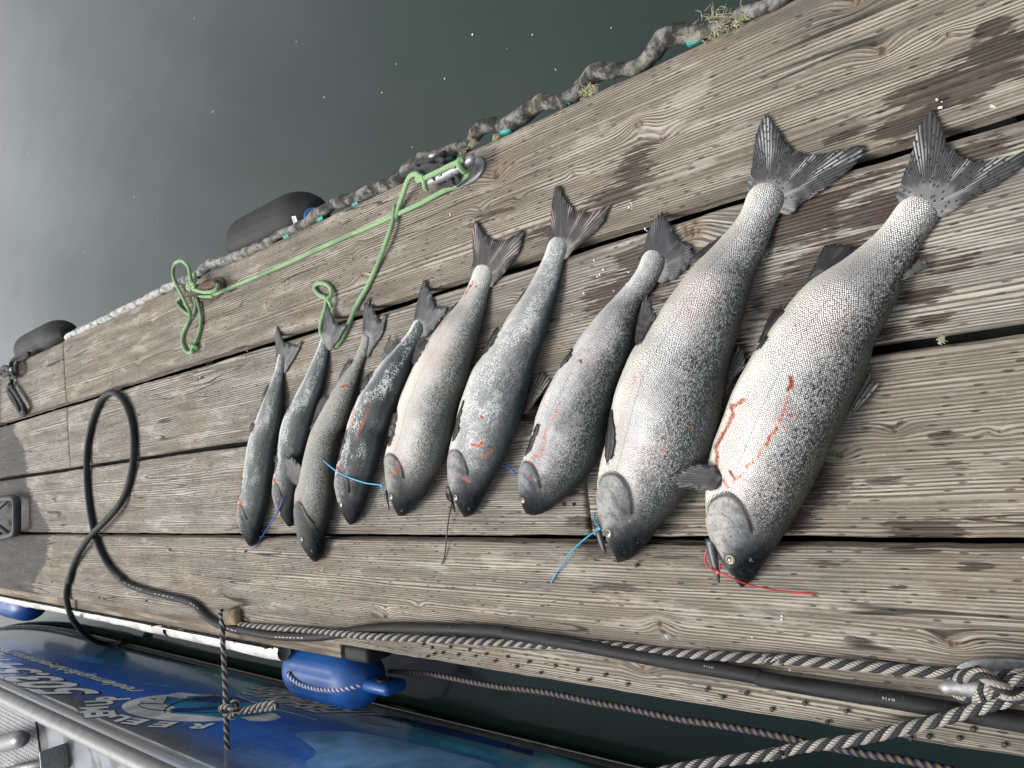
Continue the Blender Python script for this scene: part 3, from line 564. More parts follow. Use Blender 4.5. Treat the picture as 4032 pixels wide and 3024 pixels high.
def make_fish(label, left, right, gill, eye, eye_r, mat, tail, tailmat, fins, blood=(), jaw=None, kk=.48, roll=0.10, tail_z=(.02, .005), mouth=True, lift=0.0, tail_base=None, flesh=None, eye_dim=False, tail_min=0.0, lines=(), head_scale=1.0, tail_cap=1.05):
    N0, N, MR = 70, 330, 112
    ax_ = np.array(left[-1])-np.array(left[0])
    def mono(pts):
        out = [pts[0]]
        for p_ in pts[1:-1]:
            if (np.array(p_)-np.array(out[-1]))@ax_ > 0 and (np.array(pts[-1])-np.array(p_))@ax_ > 0: out.append(p_)
        return out+[pts[-1]]
    left, right = mono(left), mono(right)
    LD, RD = catmull(np.array(left), 12), catmull(np.array(right), 12)
    Mid = (resample(LD, N0)+resample(RD, N0))/2; Mid[0] = (LD[0]+RD[0])/2; Mid[-1] = LD[-1]
    def cross_at(poly, m, t, nn):
        sv = (poly-m)@t; nv = (poly-m)@nn; i = np.where(sv[:-1]*sv[1:] <= 0)[0]
        if len(i) == 0: return poly[np.argmin(np.abs(sv))]
        i = i[np.argmin(np.abs(nv[i]))]; f_ = sv[i]/(sv[i]-sv[i+1]+1e-12); return poly[i]+(poly[i+1]-poly[i])*f_
    for _ in range(4):
        Mid = resample(np.stack([smooth1(Mid[:, 0], 8), smooth1(Mid[:, 1], 8)], 1), N0)
        tg = np.gradient(Mid, axis=0); tg = np.stack([smooth1(tg[:, 0], 4), smooth1(tg[:, 1], 4)], 1); tg /= np.linalg.norm(tg, axis=1)[:, None]; nn = np.stack([-tg[:, 1], tg[:, 0]], 1)
        if ((RD[len(RD)//2]-LD[len(LD)//2])@nn[N0//2]) < 0: nn = -nn
        Lp = np.array([cross_at(LD, m, t, q) for m, t, q in zip(Mid, tg, nn)]); Rp = np.array([cross_at(RD, m, t, q) for m, t, q in zip(Mid, tg, nn)])
        Mid = (Lp+Rp)/2
    u0 = np.linspace(1, 0, N0); k = kk*(1+.28*np.exp(-(u0/.10)**2)); k = k*(1-.60*sstep(.76, 1.0, u0))
    # grow the start a little beyond the tail root as a rounded fleshy end
    hw = np.abs(((Rp-Lp)*nn).sum(1))/2; dirp = nn
    Mid = np.stack([smooth1(Mid[:, 0], 4), smooth1(Mid[:, 1], 4)], 1); hw = smooth1(hw, 2); hw[-1] = max(hw[-1], 1.0)
    a = np.full(N0, .03); M2 = Mid.copy(); th = np.arange(28)*2*math.pi/28
    for it in range(7):
        b = k*a; C = np.array([G(m[0], m[1], bb+lift) for m, bb in zip(M2, b)])
        T = np.gradient(C[:, :2], axis=0); T = np.stack([smooth1(T[:, 0], 6), smooth1(T[:, 1], 6)], 1); T /= np.linalg.norm(T, axis=1)[:, None]+1e-9
        e = np.stack([-T[:, 1], T[:, 0], 0*T[:, 0]], 1)
        mid_l = np.array([G(p[0], p[1], bb) for p, bb in zip(Lp, b)]); sgn = np.sign(((mid_l-C)*e).sum(1)[N0//3:2*N0//3].mean()); e *= sgn
        S = C[:, None]+a[:, None, None]*np.cos(th)[None, :, None]*e[:, None]+(b[:, None]*np.sin(th)[None])[:, :, None]*np.array([0, 0, 1.0])
        px = P(S.reshape(-1, 3)).reshape(N0, 28, 2); pr = ((px-Mid[:, None])*dirp[:, None]).sum(-1); mn, mx = pr.min(1), pr.max(1)
        a = smooth1(a*np.clip(2*hw/(mx-mn+1e-6), .3, 3), 1); M2 = M2-dirp*((mn+mx)/2)[:, None]*.8
    b = k*a; C = np.array([G(m[0], m[1], bb+lift) for m, bb in zip(M2, b)])
    # dense sections, running from the tail root (i=0) to the snout
    L3 = arclen(C); tt = np.linspace(0, 1, N); 
    # cluster near snout for a rounded nose
    tt = 1-(1-tt)**1.0
    src = L3/L3[-1]; it_ = lambda x: np.interp(tt, src, x)
    C = np.stack([it_(C[:, j]) for j in range(3)], 1); a = it_(a); b = it_(b); E = np.stack([it_(e[:, j]) for j in range(3)], 1); E /= np.linalg.norm(E, axis=1)[:, None]
    for arr in (0, 1, 2): C[:, arr] = smooth1(C[:, arr], 3)
    T = np.gradient(C, axis=0); T /= np.linalg.norm(T, axis=1)[:, None]
    U = 1-tt
    capn = 10; ext = a[0]*tail_cap                                # rounded fleshy end over the tail root
    Cc = np.array([C[0]-T[0]*ext*math.sin(q)-np.array([0, 0, b[0]*.45*math.sin(q)**2]) for q in np.linspace(math.pi/2, 0, capn, endpoint=False)]); fa = np.array([max(.10, math.cos(q)**.62) for q in np.linspace(math.pi/2, 0, capn, endpoint=False)])
    C = np.concatenate([Cc, C]); a = np.concatenate([a[0]*fa, a]); b = np.concatenate([b[0]*(.22+.78*np.linspace(0, 1, capn)**.8), b]); E = np.concatenate([np.repeat(E[:1], capn, 0), E]); U = np.concatenate([np.full(capn, 1.0), U]); T = np.concatenate([np.repeat(T[:1], capn, 0), T])
    n = len(C); th = np.arange(MR)*2*math.pi/MR; ct, stn = np.cos(th), np.sin(th)
    sq = lambda x, p: np.sign(x)*np.abs(x)**p
    belly_thin = 1.0
    Z = np.array([0, 0, 1.0]); V = C[:, None]+a[:, None, None]*sq(ct, 1.0)[None, :, None]*E[:, None]+(b[:, None]*sq(stn, .92)[None])[:, :, None]*Z
    thr = (th+roll) % (2*math.pi); v = np.where(thr <= math.pi, thr/math.pi, (2*math.pi-thr)/math.pi)
    VV = np.tile(v, (n, 1)); UU = np.repeat(U[:, None], MR, 1); top = (stn > -.25)
    Vf = V.reshape(-1, 3); px = P(Vf); nrm0 = (ct[None, :, None]/a[:, None, None]*E[:, None]+(stn[None]/b[:, None])[:, :, None]*Z).reshape(-1, 3); vis = ((nrm0*(CAM-Vf)).sum(1) > 0)
    # gill cover outline from the picture -> where it lies on the body
    gp = catmull(np.array(gill), 6); gu, gvv = [], []
    idx = np.where(vis)[0]
    for g in gp:
        i = idx[np.argmin(((px[idx]-g)**2).sum(1))]; gu.append(UU.ravel()[i]); gvv.append(VV.ravel()[i])
    gu, gvv = np.array(gu), np.array(gvv); od = np.argsort(gvv); gv_s, gu_s = gvv[od], smooth1(gu[od], 2)
    gu_s = np.concatenate([[gu_s[0]*.97], gu_s, [max(gu_s[-1]*.78, .05)]]); gv_s = np.concatenate([[gv_s[0]-.15], gv_s, [min(gv_s[-1]+.15, 1.05)]])
    Ug = np.interp(VV, gv_s, gu_s)
    hw_ = .005+.045*sstep(.48, .70, VV); head = sstep(1.0, -1.0, (UU-Ug)/hw_); wv = np.ones(len(Vf)); dg = segdist(px, gp); scl = np.median(hw)*2
    groove = np.clip(1.5*(1-dg/(scl*.034)), 0, 1)*vis
    dz = -.10*groove*(1)
    plate = sstep(0, .025, Ug-UU)*sstep(.07, .03, Ug-UU); bulge = .03*plate.ravel()
    # second, inner plate line and mouth slit
    groove2 = np.zeros(len(Vf))
    if mouth:
        mv = .16+.9*UU; ml = np.exp(-((VV-mv)/.028)**2)*(UU < Ug.max()*.46)*(UU > .002); groove2 = np.maximum(groove2, ml.ravel()*.85*vis)
        mx_ = np.exp(-((VV-mv-.07)/.03)**2)*(UU < Ug.max()*.50); bulge += .03*mx_.ravel()
    for ln, wl_ in lines: groove2 = np.maximum(groove2, (1.0 if wl_ > 4.5 or eye_r < 7 and wl_ > 3.2 else .42)*np.clip(1.4*(1-segdist(px, catmull(np.array(ln), 5))/(wl_*1.35)), 0, 1)*vis)
    if eye is not None: groove2 = np.maximum(groove2, .8*sstep(eye_r*2.1, eye_r*1.3, np.linalg.norm(px-np.array(eye), axis=1))*vis)
    off = Vf-np.repeat(C, MR, 0); 
    fac = 1+bulge-.085*groove-.06*groove2
    low = 1+.012*vnoise(UU.ravel()*40, VV.ravel()*9, len(label))*vis
    Vf = np.repeat(C, MR, 0)+off*(fac*low)[:, None]
    Vf[:, 2] = np.maximum(Vf[:, 2], .0015+lift*.5)
    bl = np.zeros(len(Vf))
    for poly, wd, s in blood:
        d = segdist(px, poly if len(poly) > 1 else [poly[0], (poly[0][0]+.5, poly[0][1])]); bl = np.maximum(bl, s*np.clip(1.15-d/wd, 0, 1)*vis)
    F = [(i*MR+j, (i+1)*MR+j, (i+1)*MR+(j+1) % MR, i*MR+(j+1) % MR) for i in range(n-1) for j in range(MR)]
    F.append(tuple(range(MR))); F.append(tuple((n-1)*MR+j for j in range(MR))[::-1])
    sl_ = arclen(C); UVm = np.stack([np.repeat(sl_, MR), (np.minimum(v, 2)*2-1)[None, :].repeat(n, 0).ravel()*np.repeat(np.interp(np.arange(n), np.arange(n), a), MR)*1.25], 1)
    root = thing('salmon', label, 'fish', (C[:, 0].mean(), C[:, 1].mean(), 0), 'salmon laid out in a row on the dock')
    bo = mk('body', Vf, F, mat, root, attrs=dict(vv=VV.ravel(), uu=UU.ravel(), head=head.ravel(), groove=np.maximum(groove, groove2), blood=bl), uv=UVm)
    tz = max(C[capn][2]*1.30, tail_min)
    poly_fin('tail_fin', tail, root, tailmat, tz, tail_z[1], tail_base, .0016, True, .0016, .006, seed=len(label))
    for fi in fins:
        nmf, ol, fm, fz0, fz1 = fi[:5]
        pv, Vv = px[idx], Vf[idx]
        def surf(x, y, w_):
            d2 = ((pv-(x, y))**2).sum(1); i = np.argmin(d2); q = Vv[i]; 
            if d2[i] > 100: return w_
            r_ = CAM-q; return q+r_/np.linalg.norm(r_)*.0055
        lay = nmf in ('pectoral_fin', 'pelvic_fin') and len(ol) < 10
        poly_fin(nmf, ol, root, fm, fz0, fz1, None, .0011, True, .0010, .008, seed=len(ol)+int(ol[0][0]), surf=surf if lay else None)
    # eye on the flank
    if eye is not None:
        i = idx[np.argmin(((px[idx]-np.array(eye))**2).sum(1))]; r_, c_ = divmod(i, MR); pnt = Vf[i]; nrm = (pnt-C[r_]); nrm = nrm/np.linalg.norm(nrm); nrm = nrm*.8+np.array([0, 0, .6]); nrm /= np.linalg.norm(nrm)
        dist = float((pnt-CAM)@FWD); er = 1.25*eye_r*dist/FPX
        vE, fE, _ = lathe_geo([(-er*.6, er*1.0), (0, er*1.12), (er*.22, er*1.02), (er*.36, er*.78), (er*.42, er*.55)], pnt+nrm*er*.18, nrm, 22, (0, 1, .1)); eo = mk('eye', vE, fE, JAW if eye_dim else EYER, root)
        vE, fE, _ = lathe_geo([(0, er*.62), (er*.10, er*.58), (er*.16, er*.36), (er*.18, .0003)], pnt+nrm*er*.58, nrm, 18, (0, 1, .1)); mk('pupil', vE, fE, EYEP, eo)
    if jaw:
        (x0, y0), (x1, y1), w0, w1, zj = jaw; A = G(x0, y0, zj); B_ = G(x1, y1, zj*.85); npt = 14; ts = np.linspace(-.25, 1, npt)
        pj = np.array([A+(B_-A)*q+np.array([0, 0, .004*math.sin(q*2)]) for q in ts]); dist = float((A-CAM)@FWD); rj = np.array([(w0*(1-max(q, 0))+w1*max(q, 0))*math.sqrt(max(.06, 1-max(0, q-.75)**2/.0625*.94)) for q in ts])*dist/FPX/2
        V_, F_, U_ = tube_geo(pj, rj, 16, True, 1.0, .62); mk('lower_jaw', V_, F_, JAW, root, uv=U_)
    if flesh:
        for ol, zf in flesh: poly_fin('gill_membrane', ol, root, FLESH, zf, zf*.8, None, .003, True, .0005, 0)
    return root, C, a, b

# colours: (belly, flank, back) and head tones
CREAM, SILV, DARK = (.62, .60, .54), (.36, .365, .36), (.040, .044, .042)
m9 = fish_mat('largest_salmon_skin', (.88, .85, .74), (.62, .615, .60), (.034, .034, .031), (.42, .41, .38), (.20, .21, .22), 0, spots=.9, pink=.30, back2=(.10, .10, .085), lat=.46, scale=300, dark_at=.64, mot=.15, shine=.4)
m8 = fish_mat('second_salmon_skin', (.80, .775, .67), (.55, .55, .545), (.045, .053, .052), (.34, .34, .33), (.15, .155, .16), 0, spots=.85, pink=.3, back2=(.085, .088, .078), lat=.42, scale=320, dark_at=.62, mot=.14, shine=.4)
m7 = fish_mat('third_salmon_skin', (.78, .77, .74), (.52, .525, .525), (.018, .024, .026), (.26, .27, .28), (.06, .07, .08), .25, (.06, .066, .068), .85, .15, .42, 330, .58, .16)
m6 = fish_mat('silver_mottled_salmon_skin', (.78, .78, .73), (.56, .575, .58), (.035, .056, .058), (.34, .335, .33), (.10, .105, .12), .50, (.15, .165, .17), .6, .15, .48, 330, .70, .2)
m5 = fish_mat('cream_salmon_skin', (.84, .795, .695), (.57, .56, .52), (.050, .064, .056), (.36, .345, .32), (.12, .115, .115), 0, spots=.7, back2=(.11, .115, .10), pink=.35, lat=.44, scale=350, dark_at=.66, mot=.12)
m4 = fish_mat('dark_patched_salmon_skin', (.76, .765, .75), (.46, .48, .485), (.040, .050, .056), (.34, .35, .34), (.05, .055, .06), .95, (.075, .090, .098), .3, .1, .45, 350, .62, .16)
m3 = fish_mat('olive_brown_salmon_skin', (.46, .455, .40), (.27, .27, .235), (.040, .042, .034), (.13, .13, .12), (.060, .062, .060), 0, spots=.5, pink=0, lat=.5, scale=360, dark_at=.66, mot=.14, shine=.25)
m2 = fish_mat('slate_striped_salmon_skin', (.78, .79, .79), (.54, .56, .565), (.045, .055, .060), (.28, .285, .28), (.05, .055, .06), .75, (.085, .098, .104), .3, 0, .40, 370, .56, .15)
m1 = fish_mat('green_backed_salmon_skin', (.78, .78, .73), (.44, .465, .46), (.040, .055, .055), (.28, .285, .28), (.05, .06, .06), .65, (.072, .096, .096), .2, .1, .42, 380, .54, .17)

make_fish('largest silver salmon, rightmost in the row, with red blood streaks and a red tie',
    zA((1405, 620), (1330, 725), (1260, 795), (1165, 872), (1040, 960), (880, 1065), (760, 1200), (690, 1295), (560, 1480), (490, 1610)) + zB((1060, 300), (1000, 450), (950, 590), (905, 700), (885, 800), (870, 950), (862, 1050), (875, 1180), (890, 1270), (940, 1350), (985, 1430), (1030, 1500), (1085, 1527)),
    zA((1715, 570), (1690, 650), (1640, 730), (1570, 810), (1510, 925), (1450, 1040), (1395, 1190), (1310, 1350), (1240, 1490)) + zB((1890, 60), (1850, 180), (1790, 300), (1700, 510), (1625, 680), (1560, 810), (1490, 950), (1420, 1065), (1340, 1190), (1265, 1280), (1200, 1380), (1140, 1480), (1085, 1527)),
    zB((872, 1085), (895, 1010), (960, 975), (1030, 985), (1100, 1060), (1140, 1140), (1155, 1190)), zB((1022, 1362))[0], 15, m9,
    z8((1320, 1420), (1370, 1230), (1420, 1050), (1470, 890), (1545, 780), (1600, 850), (1640, 950), (1690, 1030), (1760, 1090), (1850, 1130), (1960, 1135), (2090, 1110), (2230, 1075), (2190, 1190), (2080, 1270), (1950, 1350), (1820, 1420), (1680, 1510), (1600, 1530)), TAILBIG,
    [('anal_fin', zA((880, 1062), (920, 970), (960, 880), (1030, 850), (1100, 868), (1160, 880), (1060, 970)), FIN, .03, .012), ('pelvic_fin', zA((560, 1475), (600, 1380), (650, 1270), (710, 1200), (715, 1235), (660, 1330), (610, 1440)), FIN, .03, .02),
     ('adipose_fin', zA((1440, 1060), (1480, 990), (1530, 930), (1568, 945), (1570, 985), (1510, 1035)), FINPALE, .03, .012), ('dorsal_fin', zB((1650, 590), (1690, 500), (1720, 420), (1765, 310), (1830, 215), (1846, 250), (1838, 290), (1892, 302), (1870, 365), (1800, 450), (1730, 520)), FINPALE, .02, .006),
     ('pectoral_fin', zB((962, 868), (935, 825), (900, 803), (820, 800), (740, 825), (690, 860), (682, 890), (720, 925), (800, 950), (880, 955), (930, 946), (958, 910)), FIN, .075, .085)],
    blood=[(zB((1375, 280), (1385, 320), (1365, 355)), 13, 1.3), (zB((1360, 380), (1350, 430), (1320, 520), (1280, 590), (1240, 660), (1190, 740), (1130, 800), (1080, 870), (1030, 890)), 17, .62), (zB((1350, 430), (1280, 590), (1190, 740), (1090, 860)), 32, .36), (zB((1030, 470), (960, 640), (935, 800), (1000, 900)), 34, .36), (zB((1290, 580), (1230, 680)), 13, .9), (zB((1375, 505), (1378, 512)), 10, 1.2), (zB((1335, 575), (1360, 582)), 6, 1.0),
           (zB((1100, 412), (1060, 440), (1025, 450), (1035, 500), (1005, 570), (960, 640), (935, 690), (940, 760), (935, 820)), 15, .82), (zB((985, 600), (960, 650), (930, 700)), 12, 1.0), (zB((1015, 835), (1030, 865)), 9, 1.2), (zB((965, 870), (1000, 930)), 14, .7), (zB((990, 1250)), 7, 1.1), (zB((870, 1080), (872, 1110)), 10, .9), (zB((955, 1275)), 7, .9), (zA((800, 1330)), 6, .8), (zA((750, 1280)), 6, .8), (zA((640, 1360), (620, 1400)), 9, .9)],
    jaw=(*zB((908, 1290), (958, 1500)), 44, 16, .03), tail_base=zA((1590, 640))[0], lines=[(zB((903, 1268), (940, 1325), (972, 1385), (992, 1440)), 9), (zB((898, 1098), (950, 1092), (1000, 1108), (1035, 1148)), 4)])
make_fish('second largest salmon, dark crown, cyan tie through its jaw',
    zA((515, 560), (480, 660)) + G1((1240, 960), (1180, 1040), (1110, 1115), (1040, 1190), (960, 1265), (880, 1345), (820, 1425), (760, 1510), (700, 1595)) + H1((440, 112), (400, 185), (340, 275), (290, 335), (262, 370), (235, 430), (200, 515), (165, 610), (145, 700), (122, 790), (107, 880)) + zB((250, 765), (232, 820), (218, 900), (216, 980), (222, 1080), (235, 1160), (258, 1220), (285, 1280), (305, 1330), (350, 1378)),
    zA((772, 520), (760, 580), (720, 645), (690, 700), (660, 770), (640, 850), (600, 940), (560, 1010), (540, 1090), (510, 1200)) + H1((860, 160), (840, 240), (820, 310), (795, 390), (772, 450), (760, 540), (745, 640), (730, 740), (700, 830)) + zB((905, 705), (860, 785), (820, 850), (760, 950), (700, 1025), (640, 1095), (580, 1160), (520, 1235), (460, 1305), (400, 1365), (350, 1378)),
    zB((222, 940), (250, 865), (300, 845), (350, 860), (390, 900), (420, 960), (440, 1040), (440, 1085)), zB((298, 1205))[0], 12.5, m8,
    z8((270, 1380), (285, 1200), (300, 1030), (330, 900), (378, 800), (440, 880), (500, 970), (560, 1050), (620, 1085), (750, 1098), (850, 1068), (960, 1045), (1083, 1035), (1040, 1120), (960, 1210), (860, 1290), (740, 1375), (620, 1450), (540, 1520)), TAILBIG,
    [('pelvic_fin', H1((270, 345), (285, 230), (305, 140), (335, 97), (355, 112), (382, 180), (345, 260), (305, 335)), FIN, .05, .055), ('pectoral_fin', zB((312, 470), (282, 600), (273, 690), (288, 790), (318, 740), (332, 640), (325, 550)), FIN, .062, .056), ('anal_fin', G1((860, 1335), (900, 1268), (980, 1190), (1060, 1130), (1110, 1085), (1045, 1190), (965, 1270)), FIN, .03, .016),
     ('dorsal_fin', H1((760, 470), (790, 400), (832, 358), (850, 420), (857, 470), (805, 530), (775, 610), (742, 690)), FINPALE, .02, .01), ('adipose_fin', zA((545, 975), (575, 920), (640, 870), (605, 940), (565, 980)), FINPALE, .02, .008)],
    blood=[(zB((610, 713)), 11, 1.15), (zB((775, 580)), 9, .7), (H1((558, 160)), 5, 1.2), (H1((415, 912)), 10, .8), (zB((222, 960), (228, 990)), 8, .8), (H1((275, 520), (262, 560)), 8, .62), (z8((760, 1170), (700, 1230), (650, 1330), (610, 1440)), 5, 1.0)],
    jaw=(*zB((236, 1195), (284, 1328)), 30, 18, .022), tail_base=zA((650, 600))[0], lines=[(zB((228, 1160), (250, 1212), (275, 1262), (292, 1312)), 8), (zB((255, 930), (300, 948), (332, 990), (348, 1035)), 3.5)])
make_fish('silver salmon with dark green crown, small red spot and blue tie by its gill',
    G1((465, 1290), (440, 1355), (400, 1425), (350, 1485), (290, 1545), (240, 1605)) + E1((1640, 1030), (1560, 1120), (1490, 1210), (1420, 1300), (1370, 1370), (1320, 1440), (1260, 1530)) + E2((1250, 20), (1180, 140), (1110, 270), (1050, 380), (1000, 500), (960, 620), (920, 740), (880, 860), (840, 970), (815, 1030), (790, 1095), (780, 1180), (785, 1260), (795, 1340), (812, 1410), (835, 1458), (880, 1475)),
    G1((665, 1300), (645, 1390), (595, 1480), (560, 1560)) + H1((372, 20), (332, 85), (302, 150), (284, 250), (267, 340), (242, 420), (202, 520), (172, 600), (150, 680), (130, 750)) + E2((1630, 720), (1600, 850), (1560, 960), (1500, 1050), (1430, 1130), (1350, 1205), (1270, 1280), (1180, 1345), (1100, 1395), (1000, 1445), (930, 1468), (880, 1475)),
    E2((812, 1030), (850, 985), (905, 990), (950, 1040), (985, 1110), (1005, 1180), (1020, 1230)), E2((853, 1350))[0], 8.5, m7,
    G1((462, 1300), (490, 1200), (520, 1080), (560, 985), (628, 920), (672, 980), (725, 1065), (800, 1145), (865, 1195), (905, 1250), (850, 1345), (770, 1430), (690, 1465), (610, 1475)), TAIL,
    [('pelvic_fin', E1((1238, 1560), (1270, 1480), (1320, 1410), (1367, 1358), (1345, 1430), (1295, 1510)), FIN, .03, .02), ('pectoral_fin', E2((868, 938), (890, 840), (930, 740), (985, 630), (997, 680), (955, 790), (915, 890)), FIN, .055, .05)],
    blood=[(E2((1390, 45), (1395, 60)), 11, 1.0), (E2((1435, 30)), 5, .8), (E2((1310, 165)), 5, .8), (E2((1185, 265)), 5, .75), (E2((1060, 710), (1050, 830), (1010, 930), (940, 950)), 22, .52), (E2((1200, 430), (1130, 600), (1060, 720)), 14, .52), (E2((1050, 450), (1080, 490)), 10, .5), (E2((905, 1130), (915, 1160)), 6, .8), (E2((1020, 930), (960, 940)), 9, .7), (E2((850, 985), (900, 1000)), 8, .85)],
    tail_base=G1((560, 1380))[0], lines=[(E2((788, 1210), (802, 1290), (822, 1345), (834, 1405)), 5), (E2((800, 1085), (850, 1100), (900, 1150), (930, 1210)), 3)])
make_fish('mottled bright silver salmon with a black tie hanging from its mouth',
    E1((1150, 560), (1130, 630), (1090, 710), (1050, 790), (1010, 860), (980, 920), (940, 985), (890, 1055), (840, 1125), (790, 1205), (740, 1285), (690, 1365), (640, 1435), (590, 1520)) + E2((400, 100), (350, 210), (310, 330), (270, 430), (240, 530), (215, 640), (185, 760), (165, 840), (150, 900), (140, 980), (138, 1080), (140, 1180), (155, 1260), (185, 1340), (215, 1410), (255, 1475), (300, 1505)),
    E1((1330, 530), (1310, 610), (1285, 690), (1270, 780), (1250, 880), (1230, 960), (1205, 1050), (1180, 1150), (1150, 1250), (1110, 1350), (1080, 1440), (1045, 1530)) + E2((960, 130), (910, 280), (870, 450), (835, 580), (775, 720), (715, 870), (650, 980), (600, 1060), (545, 1160), (495, 1240), (450, 1340), (390, 1430), (340, 1490), (300, 1505)),
    E2((145, 905), (180, 880), (225, 880), (270, 920), (310, 1000), (335, 1070), (340, 1110)), E2((225, 1322))[0], 9, m6,
    E1((1150, 580), (1165, 490), (1175, 380), (1182, 260), (1200, 130), (1240, 45), (1275, 130), (1315, 200), (1370, 265), (1440, 280), (1540, 278), (1650, 235), (1640, 290), (1590, 380), (1520, 455), (1440, 525), (1360, 595), (1290, 665)), TAILPINK,
    [('pectoral_fin', E2((190, 805), (205, 700), (240, 560), (290, 430), (287, 480), (262, 600), (238, 730)), FIN, .05, .046), ('pelvic_fin', E1((625, 1445), (660, 1350), (710, 1260), (775, 1205), (745, 1280), (685, 1375)), FIN, .03, .018), ('dorsal_fin', E2((860, 520), (895, 360), (955, 225), (1030, 140), (1037, 200), (1076, 212), (1060, 285), (990, 405), (905, 530)), FINPALE, .02, .006), ('anal_fin', E1((915, 1010), (950, 940), (990, 880), (985, 925), (950, 985)), FIN, .02, .012)],
    blood=[(E2((465, 570), (470, 578)), 9, 1.2), (E2((370, 830), (440, 840), (470, 810), (460, 850)), 11, .85), (E2((480, 950), (560, 890)), 15, .6), (E2((290, 1140), (350, 1170)), 9, .8), (E2((310, 1130)), 7, .7), (E2((225, 940)), 6, .7)],
    jaw=(*E2((165, 1270), (226, 1462)), 26, 16, .016), tail_base=E1((1260, 640))[0], lines=[(E2((143, 1205), (175, 1270), (205, 1340), (228, 1405)), 5), (E2((155, 1040), (205, 1042), (240, 1088)), 3)])
make_fish('cream flanked salmon with two small dark holes near its tail',
    E1((540, 790), (510, 870), (470, 950), (420, 1030), (370, 1085), (310, 1155), (250, 1235), (200, 1305), (160, 1375), (110, 1455), (60, 1545)) + C1((1100, 1150), (1060, 1250), (1022, 1340), (1000, 1440), (985, 1540)) + C2((970, 60), (940, 160), (912, 240), (885, 310), (868, 385), (850, 430), (850, 500), (855, 600), (860, 700), (872, 780), (900, 860), (930, 930), (955, 985), (980, 1030), (1015, 1050)),
    E1((722, 760), (702, 850), (672, 925), (660, 1020), (640, 1100), (615, 1220), (592, 1310), (572, 1400), (540, 1500)) + E2((350, 190), (300, 300), (255, 430), (222, 560), (190, 700), (150, 850), (125, 950), (90, 1015)) + C2((1440, 530), (1385, 620), (1320, 735), (1255, 820), (1185, 900), (1130, 970), (1065, 1040), (1015, 1050)),
    C2((852, 410), (900, 375), (950, 385), (1000, 430), (1040, 500), (1070, 580), (1082, 640)), C2((945, 843))[0], 8, m5,
    E1((535, 800), (545, 680), (540, 560), (535, 430), (568, 355), (620, 430), (670, 490), (722, 518), (800, 500), (880, 472), (955, 430), (940, 520), (900, 620), (840, 720), (780, 800), (720, 860), (680, 890)), TAILPINK,
    [('pelvic_fin', C1((1168, 925), (1180, 820), (1220, 700), (1280, 625), (1312, 650), (1316, 690), (1275, 790), (1215, 895)), FIN, .04, .035), ('pectoral_fin', C2((908, 305), (903, 180), (925, 60), (960, -60), (990, -90), (992, 0), (980, 120), (950, 235)), FIN, .045, .04), ('anal_fin', E1((295, 1160), (350, 1070), (422, 1010), (385, 1070), (340, 1130)), FIN, .02, .014), ('far_pectoral_fin', C2((1235, 870), (1255, 820), (1300, 775), (1325, 775), (1300, 840), (1270, 880)), FIN, .012, .005)],
    blood=[(E1((520, 885)), 7, 1.3), (E1((570, 887)), 6, 1.3), (E1((545, 850), (500, 920), (480, 960)), 12, .62), (E1((450, 1050)), 4, 1.0), (E1((270, 1215), (350, 1120)), 10, .52), (C2((990, 520), (1000, 570), (970, 600)), 8, .85), (C2((920, 570)), 6, .7), (C2((1010, 440), (1040, 500)), 9, .6)],
    jaw=(*C2((885, 825), (932, 988)), 20, 12, .013), tail_base=E1((600, 850))[0], lines=[(C2((860, 715), (888, 790), (918, 862), (945, 945)), 5), (C2((862, 508), (910, 530), (942, 585)), 3)])
make_fish('dark slate salmon with white scale patches and a thin red cut',
    C1((1165, 500), (1130, 572), (1080, 632), (1020, 702), (960, 772), (890, 852), (840, 902), (780, 982), (720, 1062), (660, 1152), (610, 1225), (570, 1305), (540, 1385), (510, 1455), (480, 1535)) + C2((455, 100), (425, 240), (392, 350), (362, 445), (340, 520), (325, 620), (318, 720), (330, 820), (350, 920), (380, 1010), (415, 1080), (450, 1128), (482, 1142)),
    C1((1322, 490), (1302, 560), (1255, 640), (1212, 722), (1185, 800), (1172, 900), (1152, 1000), (1112, 1100), (1072, 1200), (1032, 1300), (1000, 1400), (960, 1490)) + C2((885, 100), (860, 230), (822, 360), (790, 480), (750, 600), (702, 710), (672, 820), (640, 920), (600, 1005), (550, 1090), (515, 1130), (482, 1142)),
    C2((322, 625), (370, 595), (430, 610), (470, 660), (490, 740), (492, 795)), C2((398, 930))[0], 7.5, m4,
    C1((1165, 510), (1190, 420), (1215, 280), (1250, 120), (1308, 10), (1335, 70), (1370, 150), (1392, 225), (1405, 272), (1460, 300), (1550, 325), (1485, 425), (1420, 530), (1340, 615), (1260, 645)), TAIL,
    [('anal_fin', C1((838, 890), (860, 790), (888, 640), (908, 638), (940, 682), (1010, 697), (955, 785)), FINPALE, .03, .014), ('pelvic_fin', C1((582, 1270), (610, 1150), (650, 1070), (710, 1010), (722, 1040), (692, 1110), (635, 1200)), FIN, .03, .02), ('pectoral_fin', C2((342, 490), (370, 330), (410, 220), (450, 130), (442, 200), (412, 315), (372, 440)), FIN, .035, .03)],
    blood=[(C1((688, 1415), (665, 1480)), 7, 1.1), (C1((665, 1480), (640, 1560), (610, 1640)), 3.5, 1.0), (C2((640, 20), (570, 170), (540, 220)), 4.5, 1.0), (C2((530, 320)), 6, .6), (C2((485, 530)), 8, .6), (C2((345, 530), (400, 560)), 12, .8), (C1((535, 1420), (500, 1600)), 14, .5)], tail_base=C1((1230, 560))[0], lines=[(C2((345, 955), (388, 1040), (432, 1095)), 4), (C2((330, 690), (380, 690), (410, 760)), 2.5)])
